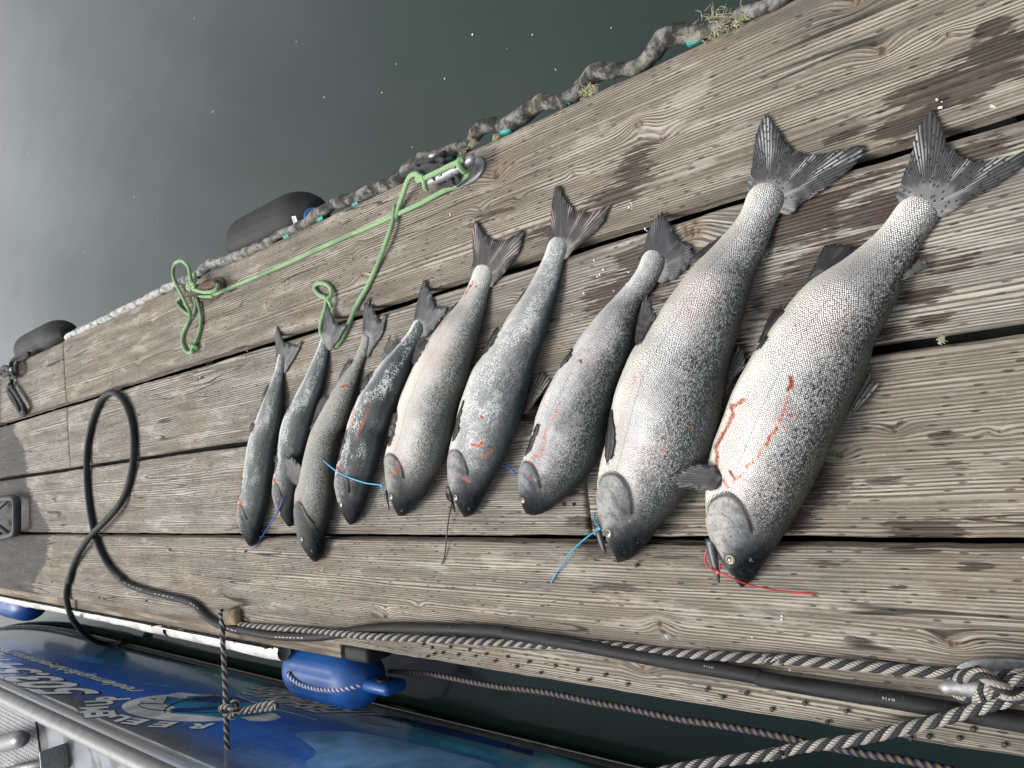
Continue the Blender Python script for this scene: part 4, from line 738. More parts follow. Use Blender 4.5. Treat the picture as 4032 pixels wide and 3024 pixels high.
make_fish('olive brown salmon with a ragged tail and pink cut near it',
    C1((630, 620), (610, 702), (580, 772), (540, 852), (500, 925), (440, 1005), (380, 1092), (330, 1172), (280, 1255), (230, 1342), (180, 1425), (120, 1535)) + A2((1238, 10), (1200, 120), (1170, 245), (1140, 372), (1112, 485), (1092, 600), (1078, 710), (1035, 790), (1015, 880), (1018, 960), (1015, 1060), (1018, 1180), (1035, 1280), (1065, 1400), (1100, 1500), (1140, 1575)) + C2((30, 1500), (60, 1530), (95, 1547)),
    C1((715, 610), (700, 720), (680, 810), (650, 880), (625, 960), (605, 1060), (585, 1150), (560, 1250), (530, 1350), (500, 1450), (475, 1540)) + C2((430, 60), (395, 160), (368, 270), (350, 370), (342, 480), (335, 620), (330, 760), (312, 890), (282, 1000), (245, 1120), (222, 1230), (205, 1350), (172, 1450), (135, 1520), (95, 1547)),
    A2((1015, 960), (1060, 905), (1110, 930), (1150, 1000), (1200, 1090), (1250, 1150), (1300, 1200)), A2((1117, 1405))[0], 6.5, m3,
    C1((628, 640), (635, 480), (640, 330), (665, 250), (710, 205), (700, 250), (690, 300), (722, 262), (752, 340), (800, 425), (825, 468), (850, 400), (885, 385), (870, 500), (832, 620), (780, 702), (722, 782), (680, 850)), TAIL,
    [('pelvic_fin', C1((80, 1560), (110, 1440), (150, 1340), (210, 1265), (242, 1300), (185, 1405), (125, 1510)), FIN, .035, .03), ('pectoral_fin', A2((1070, 700), (990, 660), (930, 560), (900, 430), (908, 330), (960, 338), (1040, 370), (1090, 420), (1110, 455), (1095, 600)), FIN, .055, .062), ('anal_fin', C1((375, 1095), (420, 960), (455, 895), (505, 885), (465, 975), (420, 1040)), FIN, .022, .014)],
    blood=[(C1((395, 1175), (460, 1150)), 8, .95), (C1((430, 1200), (470, 1120)), 9, .5), (A2((1190, 200)), 9, .6), (A2((1060, 905), (1100, 890)), 7, .7)], flesh=[(A2((1000, 800), (1030, 840), (1080, 870), (1070, 900), (1045, 915), (1020, 965), (992, 940), (992, 870)), .022)], tail_base=C1((660, 680))[0], tail_cap=.3, lines=[(A2((1030, 1325), (1072, 1440), (1122, 1545)), 4), (A2((1020, 1060), (1080, 1070), (1130, 1150)), 3)])
make_fish('slate and silver striped salmon whose tail lies across the green rope',
    A1((1370, 450), (1330, 572), (1270, 705), (1210, 842), (1150, 982), (1090, 1095), (1040, 1185), (990, 1275), (940, 1365), (900, 1455), (860, 1565), (835, 1645)) + A2((825, 45), (815, 155), (800, 262), (788, 382), (772, 505), (752, 590), (740, 690), (733, 790), (745, 900), (765, 972), (800, 1055), (850, 1135), (900, 1200), (950, 1237)),
    A1((1478, 440), (1475, 570), (1468, 680), (1455, 800), (1442, 905), (1420, 1020), (1390, 1120), (1350, 1240), (1305, 1390), (1262, 1560), (1240, 1640)) + A2((1222, 30), (1195, 130), (1160, 270), (1125, 420), (1098, 560), (1075, 700), (1055, 820), (1040, 950), (1025, 1080), (1012, 1180), (985, 1228), (950, 1237)),
    A2((740, 705), (785, 672), (815, 710), (845, 780), (865, 850), (872, 905)), A2((835, 1055))[0], 5.5, m2,
    C1((180, 630), (195, 540), (210, 430), (225, 340), (240, 270), (270, 330), (305, 400), (345, 485), (390, 495), (460, 492), (430, 560), (380, 640), (320, 720), (262, 775)), TAIL,
    [('pelvic_fin', A1((898, 1450), (940, 1320), (997, 1208), (965, 1310), (925, 1405)), FIN, .025, .016), ('pectoral_fin', A2((754, 545), (749, 420), (764, 300), (797, 248), (802, 300), (792, 400), (778, 505)), FIN, .03, .026), ('dorsal_fin', A1((1235, 1640), (1255, 1520), (1275, 1440), (1292, 1500), (1270, 1600)), FIN, .03, .02)],
    blood=[(A1((1410, 490), (1455, 480)), 6, .7), (A2((760, 620), (775, 670)), 9, .9)], flesh=[(A2((745, 615), (775, 640), (795, 680), (765, 690), (745, 660)), .028)], tail_base=C1((215, 700))[0], tail_min=.017, tail_z=(.02, .0175), lines=[(A2((800, 1062), (852, 1142), (902, 1198)), 3.5)])
make_fish('smallest green backed salmon, leftmost in the row',
    A1((800, 720), (780, 832), (750, 922), (715, 1022), (680, 1112), (640, 1212), (600, 1312), (560, 1412), (525, 1502), (485, 1622)) + A2((440, 75), (412, 185), (395, 285), (375, 432), (355, 572), (330, 702), (308, 832), (285, 932), (275, 1012), (272, 1102), (278, 1202), (302, 1292), (340, 1372), (382, 1432), (435, 1482)),
    A1((912, 720), (890, 880), (885, 960), (885, 1060), (888, 1180), (885, 1300), (872, 1420), (852, 1560)) + A2((815, 60), (792, 200), (770, 350), (748, 500), (720, 700), (692, 850), (645, 1000), (605, 1150), (575, 1290), (530, 1400), (480, 1465), (435, 1482)),
    A2((274, 955), (310, 938), (350, 1000), (380, 1070), (412, 1140)), A2((338, 1312))[0], 4, m1,
    A1((795, 740), (785, 620), (777, 500), (778, 380), (792, 290), (820, 345), (860, 420), (905, 490), (960, 525), (1045, 525), (1118, 475), (1090, 565), (1032, 685), (962, 795), (890, 890)), TAIL,
    [('anal_fin', A1((605, 1245), (640, 1080), (660, 1060), (687, 1070), (672, 1130), (642, 1195)), FIN, .025, .014), ('pelvic_fin', A1((435, 1665), (440, 1600), (465, 1545), (497, 1560), (487, 1645)), FIN, .03, .02), ('pectoral_fin', A2((278, 905), (300, 780), (330, 660), (347, 600), (342, 680), (322, 795), (297, 885)), FIN, .025, .022), ('dorsal_fin', A2((720, 385), (742, 200), (790, 80), (802, 150), (782, 280), (742, 375)), FINPALE, .02, .01)],
    blood=[(A2((300, 880), (330, 930), (300, 960)), 12, .75), (A2((290, 1000), (285, 1100)), 9, .55)], tail_base=A1((850, 800))[0], lines=[(A2((283, 1215), (322, 1310), (372, 1402)), 3.5)])

# ================================================================== CLEATS AND ROPES
def W(pts, z):                    # picture points at given heights -> world path
    zs = z if hasattr(z, '__len__') else [z]*len(pts)
    return np.array([G(x, y, zz) for (x, y), zz in zip(pts, zs)])
def cleat(label, a, b, z, r, mat, bolts=True):
    a, b = np.array([a[0], a[1], z]), np.array([b[0], b[1], z]); d = (b-a)/np.linalg.norm(b-a); L = np.linalg.norm(b-a); c = (a+b)/2
    root = thing('dock_cleat', label, 'cleat', (c[0], c[1], 0))
    t = np.linspace(-1, 1, 25); p = c+np.outer(t*L/2, d)+np.outer(np.abs(t)**3*r*.35, [0, 0, 1]); rr = r*(1-.42*np.abs(t)**2.2)*np.sqrt(np.clip(1-(np.abs(t)-.86).clip(0)**2/.0205, .03, 1))
    V, F, U = tube_geo(p, rr, 16, True, 1.0, .8); mk('horn', V, F, mat, root, uv=U)
    for s in (-1, 1):
        o_ = c+d*s*L*.17; v, f, _ = lathe_geo([(0, r*1.35), (.006, r*1.2), (.014, r*.75), (z-.004, r*.72)], (o_[0], o_[1], .004), (0, 0, 1), 16, (1, 0, 0)); mk('post', v, f, mat, root)
    ang = math.atan2(d[1], d[0]); th = np.linspace(0, 2*math.pi, 40, endpoint=False); ring = np.stack([np.sign(np.cos(th))*np.abs(np.cos(th))**.7*L*.42, np.sin(th)*r*1.9], 1)
    R = np.array([[math.cos(ang), -math.sin(ang)], [math.sin(ang), math.cos(ang)]]); ring = ring@R.T+c[:2]
    V = [(x, y, .001) for x, y in ring]+[(x, y, .007) for x, y in ring]+[((x-c[0])*.93+c[0], (y-c[1])*.9+c[1], .009) for x, y in ring]; n = 40
    F = [(i, (i+1) % n, n+(i+1) % n, n+i) for i in range(n)]+[(n+i, n+(i+1) % n, 2*n+(i+1) % n, 2*n+i) for i in range(n)]+[tuple(range(2*n, 3*n))]
    mk('base_plate', V, F, mat, root, smooth=False)
    if bolts:
        for s in (-.16, .13):
            o_ = c+d*s*L+np.array([0, 0, r*.5]); v, f, _ = lathe_geo([(0, r*.52), (r*.38, r*.52), (r*.45, r*.42)], o_, (0, 0, 1), 6, (1, 0, 0)); mk('bolt', v, f, STEEL, root, smooth=False)
    return root
ca, cb = W(R8((365, 465), (885, 185)), .045)
cleat('galvanised cleat tied with green and black rope by the water edge', ca, cb, .045, .0155, STEEL)
ca, cb = W(R7((275, 335), (560, 240)), .035)
cleat('rusty dark cleat wrapped by the knotted end of the green rope', ca, cb, .035, .019, RUST, False)
ca, cb = W(z4((1495, 970), (2560, 1010)), .05)
cleat('bright galvanised cleat under the black and white rope at the near edge', ca, cb, .05, .0145, STEEL, False)
for k, (x, y) in enumerate(z4((1830, 818), (2195, 832))):
    g = G(x, y, .004); t_ = thing('bolt_tab', ['square steel bolt tab beside the rope covered cleat', 'square steel bolt tab at the right picture edge'][k], 'bolt', (g[0], g[1], 0), 'bolt tabs of the near cleat')
    v, f = box_geo((g[0], g[1], .004), (.020, .018, .006), .1, .0015); mk('tab', v, f, STEEL, t_, smooth=False); v, f, _ = lathe_geo([(0, .006), (.006, .006), (.0075, .004)], (g[0], g[1], .007), (0, 0, 1), 6, (1, 0, 0)); mk('bolt_head', v, f, NAIL, t_, smooth=False)

# ---- green braided rope, one line from the rusty cleat round the galvanised one and under a fish tail
gr = thing('green_rope', 'pale green braided rope running between two cleats with a knotted loop', 'rope', G(1050, 1250))
rg = .0062
main = W(R7((505, 350)) + z6((400, 878), (620, 785), (840, 690), (1020, 608), (1200, 527), (1370, 455), (1530, 382), (1680, 310), (1800, 245), (1890, 205)) + R8((660, 480), (730, 425), (790, 375), (800, 320), (760, 345), (715, 300), (695, 245), (720, 205), (755, 212)), [.012, .009, .008, .007, .007, .007, .007, .007, .008, .010, .014, .018, .020, .022, .028, .045, .060, .064, .060, .052])
tube('braid', catmull(main, 8), rg, GREENROPE, gr, 12)
back = W(R8((745, 215), (700, 240), (640, 262), (560, 300), (470, 345), (380, 388), (310, 425), (262, 435), (258, 405), (300, 395), (325, 440), (335, 500), (350, 528)), [.058, .062, .062, .062, .062, .061, .060, .056, .060, .062, .060, .040, .022])
tube('braid', catmull(back, 8), rg, GREENROPE, gr, 12)
lead = W(R8((285, 400), (262, 372), (225, 368), (180, 390), (145, 450), (110, 560), (60, 700), (20, 850)) + z6((1510, 330), (1495, 440), (1450, 570), (1400, 700), (1335, 840), (1272, 950), (1212, 1090), (1180, 1160), (1135, 1208), (1090, 1190), (1060, 1150), (1046, 1100), (1055, 1040), (1072, 985)) + C1((235, 240), (225, 200), (160, 170), (112, 115), (118, 62), (175, 40), (245, 58), (292, 115), (290, 175), (255, 215), (275, 255), (290, 300)),
    [.058, .062, .060, .052, .040, .024, .012, .008, .008, .014, .016, .008, .007, .007, .007, .007, .007, .007, .007, .007, .007, .007, .007, .007, .007, .007, .007, .007, .007, .008, .012, .018, .016, .009])
tube('braid', catmull(lead, 8), rg, GREENROPE, gr, 12)
loop = W(R7((335, 275), (318, 200), (300, 110), (245, 58), (190, 80), (170, 150), (185, 225), (232, 320), (282, 420), (316, 505), (292, 580), (257, 660), (250, 740), (280, 812), (318, 820), (345, 785), (365, 720), (397, 620), (405, 520), (388, 430), (362, 350), (345, 300)), [.050, .050, .040, .022, .012, .010, .012, .016, .018, .016, .009, .008, .008, .009, .010, .012, .009, .008, .008, .010, .016, .03])
tube('braid', catmull(loop, 8), rg, GREENROPE, gr, 12)
lp2 = W(R7((345, 345), (362, 420), (348, 485), (320, 508), (270, 482), (222, 432), (207, 390), (240, 358)), [.022, .010, .008, .009, .008, .008, .009, .014]); tube('braid', catmull(lp2, 8), rg, GREENROPE, gr, 12)
wr = W(R7((505, 350), (430, 352), (370, 335), (330, 290), (360, 300), (430, 318), (500, 312), (538, 285), (546, 252)), [.012, .014, .022, .046, .05, .052, .052, .050, .044]); tube('braid', catmull(wr, 8), rg, GREENROPE, gr, 12)
tube('braid', catmull(W(R7((352, 165), (355, 200), (345, 240), (300, 255), (296, 285), (330, 290), (350, 262), (320, 240)), [.02, .03, .046, .052, .046, .05, .056, .052]), 8), rg, GREENROPE, gr, 12)
def knot_ball(parent, c, r, mat, rr):
    th = np.linspace(0, 2*math.pi, 70); p = np.stack([c[0]+r*(np.sin(th)+1.6*np.sin(2*th))*.42, c[1]+r*(np.cos(th)-1.6*np.cos(2*th))*.42, c[2]-r*.5*np.sin(3*th)], 1)
    tube('knot', p, rr, mat, parent, 10)
knot_ball(gr, G(*R7((342, 778))[0], .013), .013, GREENROPE, rg); knot_ball(gr, G(*R7((330, 268))[0], .05), .012, GREENROPE, rg)

# ---- black mooring rope on the galvanised cleat, running to the fender
br = thing('black_rope', 'black braided rope wound on the galvanised cleat and hanging to the fender', 'rope', G(*R8((300, 330))[0]))
tube('braid', catmull(W(R8((430, 380), (450, 420), (490, 465), (560, 480), (640, 470), (690, 430), (690, 395), (640, 345), (560, 300), (480, 285), (420, 300), (400, 350), (440, 400), (500, 450), (580, 470), (650, 450)), [.055, .05, .034, .02, .02, .026, .034, .045, .05, .05, .05, .052, .05, .034, .026, .03]), 8), .0075, BLACKROPE, br, 10)
tube('braid', catmull(W(R8((460, 300), (380, 290), (310, 310), (330, 360), (420, 330), (500, 290), (540, 240), (470, 220), (360, 230), (270, 240), (250, 300), (300, 330), (380, 260), (470, 195), (540, 150), (520, 180), (450, 230)), [.05, .05, .045, .04, .05, .05, .04, .03, .03, .03, .03, .04, .04, .03, .02, .02, .02]), 8), .0085, BLACKROPE, br, 10)
twisted('hanging_part', catmull(W(R8((300, 330), (180, 360), (80, 385), (0, 400)) + z6((1500, 150), (1400, 195), (1340, 235), (1260, 265), (1160, 310), (1080, 340)), [.03, .01, .0, -.01, -.01, -.015, -.02, -.04, -.06, -.09]), 6), .0085, [BLACKROPE], br, 3, .03)
tube('pale_whipping', W(R8((405, 195), (470, 185)), .025), .0095, WHITEVINYL, br, 10)

# ---- black rope bundle at the far end
bb = thing('black_rope_bundle', 'bundle of black rope knotted at the far left end of the dock', 'rope', G(*R5((90, 470))[0]))
for pts, zz in [(R5((245, 300), (200, 305), (140, 330), (100, 370), (85, 420), (60, 470), (20, 440), (40, 410), (100, 440), (130, 490), (100, 500)), [.0, .01, .02, .03, .04, .04, .03, .04, .05, .03, .02]), (R5((240, 310), (190, 345), (150, 370), (135, 420), (140, 480), (110, 470), (60, 420), (10, 440), (30, 490), (80, 450)), [.0, .01, .02, .04, .03, .05, .05, .03, .02, .05]),
                (R5((90, 480), (95, 540), (75, 575), (75, 610), (110, 660), (140, 720), (165, 780), (190, 815), (212, 790), (200, 740), (160, 680), (120, 610), (95, 570)), [.02, .02, .02, .015, .015, .015, .015, .012, .012, .02, .025, .025, .025]), (R5((85, 560), (68, 600), (100, 680), (150, 760), (175, 800), (200, 760), (150, 660), (100, 590)), [.03, .01, .012, .012, .015, .03, .03, .03])]:
    tube('strand', catmull(W(pts, zz), 8), .0105, BLACKROPE, bb, 10)
v, f, _ = lathe_geo([(0, .012), (.008, .011), (.012, .006)], G(*R5((103, 432))[0], .05), (0, -.3, 1), 14, (1, 0, 0)); mk('pale_toggle', v, f, STEEL, bb)

# ---- black hose / shore cable
hp = z1((895, 512), (800, 528), (700, 508), (605, 440), (530, 350), (495, 260), (482, 170), (492, 80), (518, 5)) + z5((410, 1650), (432, 1560), (472, 1470), (540, 1370), (620, 1290), (700, 1200), (750, 1110), (780, 1000), (795, 880), (792, 750), (772, 650), (735, 570), (690, 528), (650, 526), (606, 560), (567, 640), (537, 740), (518, 860), (515, 1000), (522, 1120), (541, 1260), (571, 1390), (612, 1490), (662, 1570), (732, 1635)) + \
     z1((850, 35), (920, 88), (1000, 122), (1110, 152), (1250, 188), (1360, 215), (1430, 255), (1480, 308), (1540, 358), (1610, 392), (1720, 425)) + z2((100, 425), (300, 462), (500, 475), (680, 470), (850, 445), (1000, 422), (1200, 412), (1500, 415), (1800, 425), (2000, 440)) + z3((0, 450), (250, 490), (500, 532), (750, 578), (1000, 625), (1250, 670), (1500, 712), (1800, 762)) + z4((0, 908), (400, 978), (800, 1040), (1200, 1102), (1600, 1178), (1900, 1232), (2212, 1285), (2450, 1325))
hz = [-.33, -.31, -.24, -.13, -.01, .014, .0135, .0135, .0135]+[.0135]*25+[.0135]*(len(hp)-34)
for i in range(9, 20): hz[i] = .0135
for i in (12, 13): hz[i] = .036
hz[11] = hz[14] = .026
HP = catmull(W(hp, hz), 8)
ho = thing('black_hose', 'thick black hose looped on the far planks and lying along the boat side edge', 'hose', G(1200, 2400))
V, F, U = tube_geo(HP, .0131, 20); mk('hose', V, F, HOSE, ho, uv=U)
MARK = simple('worn_white_print', (.42, .42, .41), .7, 0, .2, 80, .1)
def hose_marks(pts, rnd):
    for a, b in zip(pts[:-1], pts[1:]):
        pa, pb = np.array(a), np.array(b); cnt = max(1, int(np.linalg.norm(pb-pa)/14))
        for k in range(cnt):
            q = pa+(pb-pa)*(k+.2)/cnt; q2 = pa+(pb-pa)*(k+.2+rnd.uniform(.35, .7))/cnt
            A_, B_ = G(*q, .0262), G(*q2, .0262); A_[2] = B_[2] = .0266; s = np.cross(B_-A_, [0, 0, 1]); s = s/np.linalg.norm(s)*.0015
            parts.append((np.array([A_-s, B_-s*.7, B_+s, A_+s*.8]), [(0, 1, 2, 3)]))
parts = []; rn = random.Random(3)
for seg in (z1((890, 75), (950, 105), (1030, 132)), z1((1115, 158), (1200, 178), (1265, 190)), z1((1370, 222), (1440, 270)), z1((1640, 410), (1725, 437)), z2((330, 476), (545, 483))): hose_marks(seg, rn)
V, F, U, _ = join_geo(parts)
# project the marks onto the hose skin
HPn = HP
def onto(V):
    out = []
    for v in V:
        i = np.argmin(((HPn-v)**2).sum(1)); c = HPn[i]; d = v-c; t = HPn[min(i+1, len(HPn)-1)]-HPn[max(i-1, 0)]; t /= np.linalg.norm(t); d = d-t*(d@t); along = (v-c)@t; out.append(c+t*along+d/np.linalg.norm(d)*.0134)
    return np.array(out)
mk('printed_marks', onto(V), F, MARK, ho)
def text_mesh(body, bold=.0, shear=0.0):
    cu = bpy.data.curves.new('lettering', 'FONT'); cu.body = body; cu.offset = bold; cu.shear = shear; cu.resolution_u = 3; o = bpy.data.objects.new('lettering', cu); col.objects.link(o)
    dg = bpy.context.evaluated_depsgraph_get(); dg.update(); me = o.evaluated_get(dg).to_mesh(); V = np.array([v.co[:] for v in me.vertices]); F = [tuple(p.vertices) for p in me.polygons]
    o.evaluated_get(dg).to_mesh_clear(); bpy.data.objects.remove(o); bpy.data.curves.remove(cu)
    V = V[:, :2]-V[:, :2].min(0); return V, F
for (O_, X_, Y_) in [(z4((1125, 1098), (1018, 1078), (1120, 1075))), (z3((1490, 705), (1420, 690), (1488, 690))), (z3((508, 500), (455, 490), (506, 488)))]:
    V2, F2 = text_mesh('05 6 3 8'); wv_, hv_ = V2.max(0); Oq, Xq, Yq = [G(*q, .0255) for q in (O_, X_, Y_)]
    V3 = np.array([Oq+(Xq-Oq)*a/wv_+(Yq-Oq)*b_/hv_ for a, b_ in V2]); mk('printed_number', onto(V3), F2, MARK, ho, smooth=False)

# ---- black and white mooring ropes
bw = [STRANDK, STRANDW]
r1 = thing('mooring_rope', 'black and white rope lying along the hose to the near cleat', 'rope', G(2600, 2570), 'black and white mooring ropes')
pp = z1((1742, 385), (1900, 402), (2100, 418)) + z2((250, 405), (450, 417), (650, 435), (800, 450), (950, 465), (1100, 475), (1300, 485), (1500, 492), (1800, 506), (2000, 516)) + z3((0, 515), (150, 527), (300, 535), (450, 532), (600, 530), (700, 536), (850, 552), (1000, 572), (1150, 592), (1300, 602), (1500, 612), (1800, 632), (2000, 646)) + z4((0, 737), (300, 750), (600, 778), (900, 805), (1200, 832), (1500, 855), (1700, 875), (1850, 905), (1960, 965), (2060, 1040), (2160, 1060), (2260, 1020))
zz = [.009]*3+[.009, .010, .015, .024, .033, .034, .026, .016, .010, .009]+[.008, .007, .006, .006, .006, .007]+[.009]*(len(pp)-19); zz[-5:] = [.02, .045, .068, .066, .06]
twisted('rope', catmull(W(pp, zz), 8), .0090, bw, r1, 4, .062)
# turns on the cleat
r1b = W(z4((1690, 905), (1640, 960), (1680, 1050), (1780, 1070), (1900, 1030), (2020, 960), (2150, 920), (2300, 900)), [.05, .045, .04, .045, .066, .07, .066, .06]); twisted('rope', catmull(r1b, 8), .0090, bw, r1, 4, .062)
r1c = W(z4((2300, 870), (2100, 880), (1960, 920), (1880, 990), (1860, 1060), (1780, 1090), (1680, 1060), (1640, 1000), (1650, 930), (1720, 880), (1850, 870), (2000, 960), (2120, 1030), (2300, 1040)), [.05, .056, .066, .072, .06, .034, .026, .03, .045, .06, .07, .078, .07, .06]); twisted('rope', catmull(r1c, 8), .0090, bw, r1, 4, .062)
r2 = thing('mooring_rope', 'black and white rope slanting from the near cleat down to the boat', 'rope', G(3600, 2850), 'black and white mooring ropes')
pp = z4((2300, 1010), (2150, 1065), (2000, 1110), (1850, 1150), (1700, 1195), (1500, 1255), (1200, 1330), (900, 1400), (600, 1450), (300, 1492), (0, 1562)) + z3((2000, 1315), (1700, 1362), (1400, 1400), (1000, 1480), (500, 1600))
twisted('rope', catmull(W(pp, [.05, .06, .062, .058, .054, .05, .046, .042, .04, .04, .042, .045, .05, .06, .08, .10]), 8), .0090, bw, r2, 4, .062)
r3 = thing('mooring_rope', 'black and white rope with a half hitch crossing from the dock to the boat rail', 'rope', G(880, 2440), 'black and white mooring ropes')
pp = z1((1598, 285), (1606, 330), (1612, 400), (1620, 550), (1630, 750), (1636, 900), (1640, 1000), (1645, 1200), (1650, 1427), (1655, 1560))
twisted('rope', catmull(W(pp, [.004, .014, .03, .035, .055, .075, .09, .12, .16, .18]), 8), .0085, bw, r3, 4, .058)
kt = z1((1690, 945), (1720, 960), (1705, 1020), (1668, 1052), (1612, 1010), (1612, 985), (1660, 985), (1700, 1005), (1760, 1010), (1850, 985), (1930, 962), (1985, 955), (2008, 968), (1985, 990), (1900, 1000), (1800, 1012), (1720, 1020), (1680, 1010))
twisted('hitch', catmull(W(kt, [.10, .10, .10, .10, .105, .12, .125, .12, .10, .09, .085, .08, .08, .08, .08, .085, .09, .095]), 8), .0085, bw, r3, 4, .058)
# yellow-lichened peg where the ropes meet, rusty bolt
g = G(*z1((1690, 330))[0], .012); v, f = box_geo((g[0], g[1], .014), (.052, .085, .030), .1, .012); v = v+.002*np.stack([vnoise(v[:, 1]*90, v[:, 2]*90, 3), vnoise(v[:, 0]*90, v[:, 2]*90, 4), vnoise(v[:, 0]*80, v[:, 1]*80, 5)], 1)
tag(mk('wooden_peg', v, f, YELLOWLICHEN), 'worn yellow lichened wooden peg where the rope crosses the hose', 'peg')
g = G(*z1((1495, 345))[0], .01); v, f, _ = lathe_geo([(0, .008), (.05, .008), (.052, .013), (.060, .013), (.062, .009)], (g[0]+.005, g[1]+.035, .0095), (0, -1, 0), 12); tag(mk('rusty_bolt', v, f, RUST), 'rusty brown bolt lying beside the wooden peg', 'bolt')

# ================================================================== FENDERS
def fender(name, label, o, L, R, mat, roll=0.0, d=(0, 1, 0), neck=True):
    root = thing(name, label, 'fender', (o[0], o[1], o[2]))
    t = np.linspace(0, 1, 60); prof = []
    for q in t:
        x = q*L; r = R*(1-np.clip((.30-q)/.30, 0, 1)**2.6*.62)*(1-np.clip((q-.76)/.24, 0, 1)**2.6*.62); prof.append((x, r))
    prof = np.array(prof); seg = 72; V, F, U = lathe_geo(prof, o, d, seg)
    # moulded ribs: three long oval grooves per side
    th = np.tile(np.arange(seg)*2*math.pi/seg, 60); q = np.repeat(t, seg); ax = np.array(o)+np.outer(q*L, np.array(d)/np.linalg.norm(d)); rad = V-ax; inb = sstep(.22, .26, q)*sstep(.80, .76, q)
    gro = np.maximum(0, 1-np.abs(np.abs(((th+roll) % (2*math.pi/8))-math.pi/8)-.16)/.05)*inb; V = ax+rad*(1-.035*gro)[:, None]
    mk('body', V, F, mat, root, uv=U)
    return root, prof
BO = (-.755, 1.86, -.150)
fb, _ = fender('dock_fender', 'bright blue fender squeezed between the dock and the boat', BO, .43, .092, BLUEVINYL, .2)
v, f = box_geo((BO[0], BO[1]-.052, BO[2]+.010), (.034, .12, .082), 0, .014); mk('eyelet_neck', v, f, BLUEVINYL, fb)
th = np.linspace(0, 2*math.pi, 24); eo = np.stack([BO[0]+.0*th, BO[1]-.062+.016*np.cos(th), BO[2]+.016+.016*np.sin(th)], 1); eo[:, 0] += .018; tube('eyelet_rim', eo, .005, HOSE, fb, 8)
rw = thing('fender_rope', 'blue and white braided rope slung round the blue fender', 'rope', (BO[0], BO[1], BO[2]))
pf = z2((430, 735), (440, 775), (500, 822), (590, 855), (680, 867), (780, 868), (880, 852), (970, 825), (1060, 790), (1130, 765))
def on_fender(px, py):             # where the line of sight meets the fender skin
    dd = ray(px, py); dd = dd/np.linalg.norm(dd)
    for tq in np.arange(1.0, 4.5, .004):
        p = CAM+dd*tq; q = (p[1]-BO[1])/.43
        if -.02 < q < 1.02:
            r = .092*(1-np.clip((.30-q)/.30, 0, 1)**2.6*.62)*(1-np.clip((q-.76)/.24, 0, 1)**2.6*.62)
            if math.hypot(p[0]-BO[0], p[2]-BO[2]) < r+.006: return p
    return G(px, py, BO[2]+.05)
pw = np.array([on_fender(*q) for q in pf]); pw = np.stack([smooth1(pw[:, j], 2) for j in range(3)], 1); tube('rope', catmull(pw, 8), .0068, BLUEWHITE, rw, 12)
ry = thing('tie_line', 'blue and yellow braided line hanging below the dock edge over dark water', 'rope', G(2600, 2780, -.2))
py_ = z2((1165, 725), (1220, 728), (1350, 736), (1500, 752), (1800, 810), (2000, 845)) + z3((0, 845), (200, 868), (350, 892), (600, 945), (900, 1000), (1200, 1065), (1500, 1110), (1800, 1162), (2100, 1222)) + z4((250, 1415), (540, 1478), (900, 1545), (1200, 1592), (1500, 1655), (1800, 1720))
tube('rope', catmull(W(py_, -.23), 8), .0072, BLUEYELLOW, ry, 12)
f2, _ = fender('dock_fender', 'blue fender far off under the white edging at the left picture edge', (-.735, 5.0, -.17), .50, .10, BLUEVINYL, .1)
hpts = W(z1((-60, 285), (60, 268), (140, 250), (225, 240), (290, 250)), [-.12, -.12, -.11, -.10, -.10]); tag(tube('black_cable', catmull(hpts, 8), .010, HOSE, None, 10), 'short black cable hanging by the far blue fender', 'cable')
KO = (.690, 1.87, -.105)
fk, _ = fender('dock_fender', 'large black ribbed fender hanging on the water side near the green rope', KO, .50, .090, BLACKVINYL, .35)
g = G(*z6((990, 392))[0], -.02); v, f, _ = lathe_geo([(0, .026), (.008, .027), (.014, .024), (.015, .012), (.008, .010)], (g[0]-.004, g[1], g[2]-.006), (.25, -.6, .75), 26); mk('blue_cap', v, f, BLUEVINYL, fk)
yF = G(262, 1330, -.10)[1]
f4, _ = fender('dock_fender', 'black fender at the far left end of the dock, water side', (.690, yF, -.115), .68, .092, BLACKVINYL, .2)
# small white tag with lettering on the black fender
TAGW = simple('white_tag', (.70, .70, .68), .5, 0, .06, 60, .1); INK = simple('dark_blue_ink', (.02, .05, .13), .5, 0, .1, 60, .0)
tg = thing('fender_tag', 'small white printed tag lying on the black fender', 'tag', G(*z6((883, 422))[0], .0))
a_, b_, c_ = [G(*q, .004) for q in z6((868, 400), (884, 450), (892, 395))]
nt = np.cross(b_-a_, c_-a_); nt = nt/np.linalg.norm(nt)*(1 if np.cross(b_-a_, c_-a_)[2] > 0 else -1)
Vt = np.array([a_, b_, b_+(c_-a_), c_]); mk('card', np.concatenate([Vt, Vt+nt*.0012]), [(3, 2, 1, 0), (4, 5, 6, 7), (0, 1, 5, 4), (1, 2, 6, 5), (2, 3, 7, 6), (3, 0, 4, 7)], TAGW, tg, smooth=False)
V2, F2 = text_mesh('Dock', .01); ww, hh = V2.max(0); O3 = a_+(b_-a_)*.10+(c_-a_)*.15; mk('lettering', np.array([O3+(b_-a_)*.8*q[0]/ww+(c_-a_)*.65*q[1]/hh+nt*.0016 for q in V2]), F2, INK, tg, smooth=False)

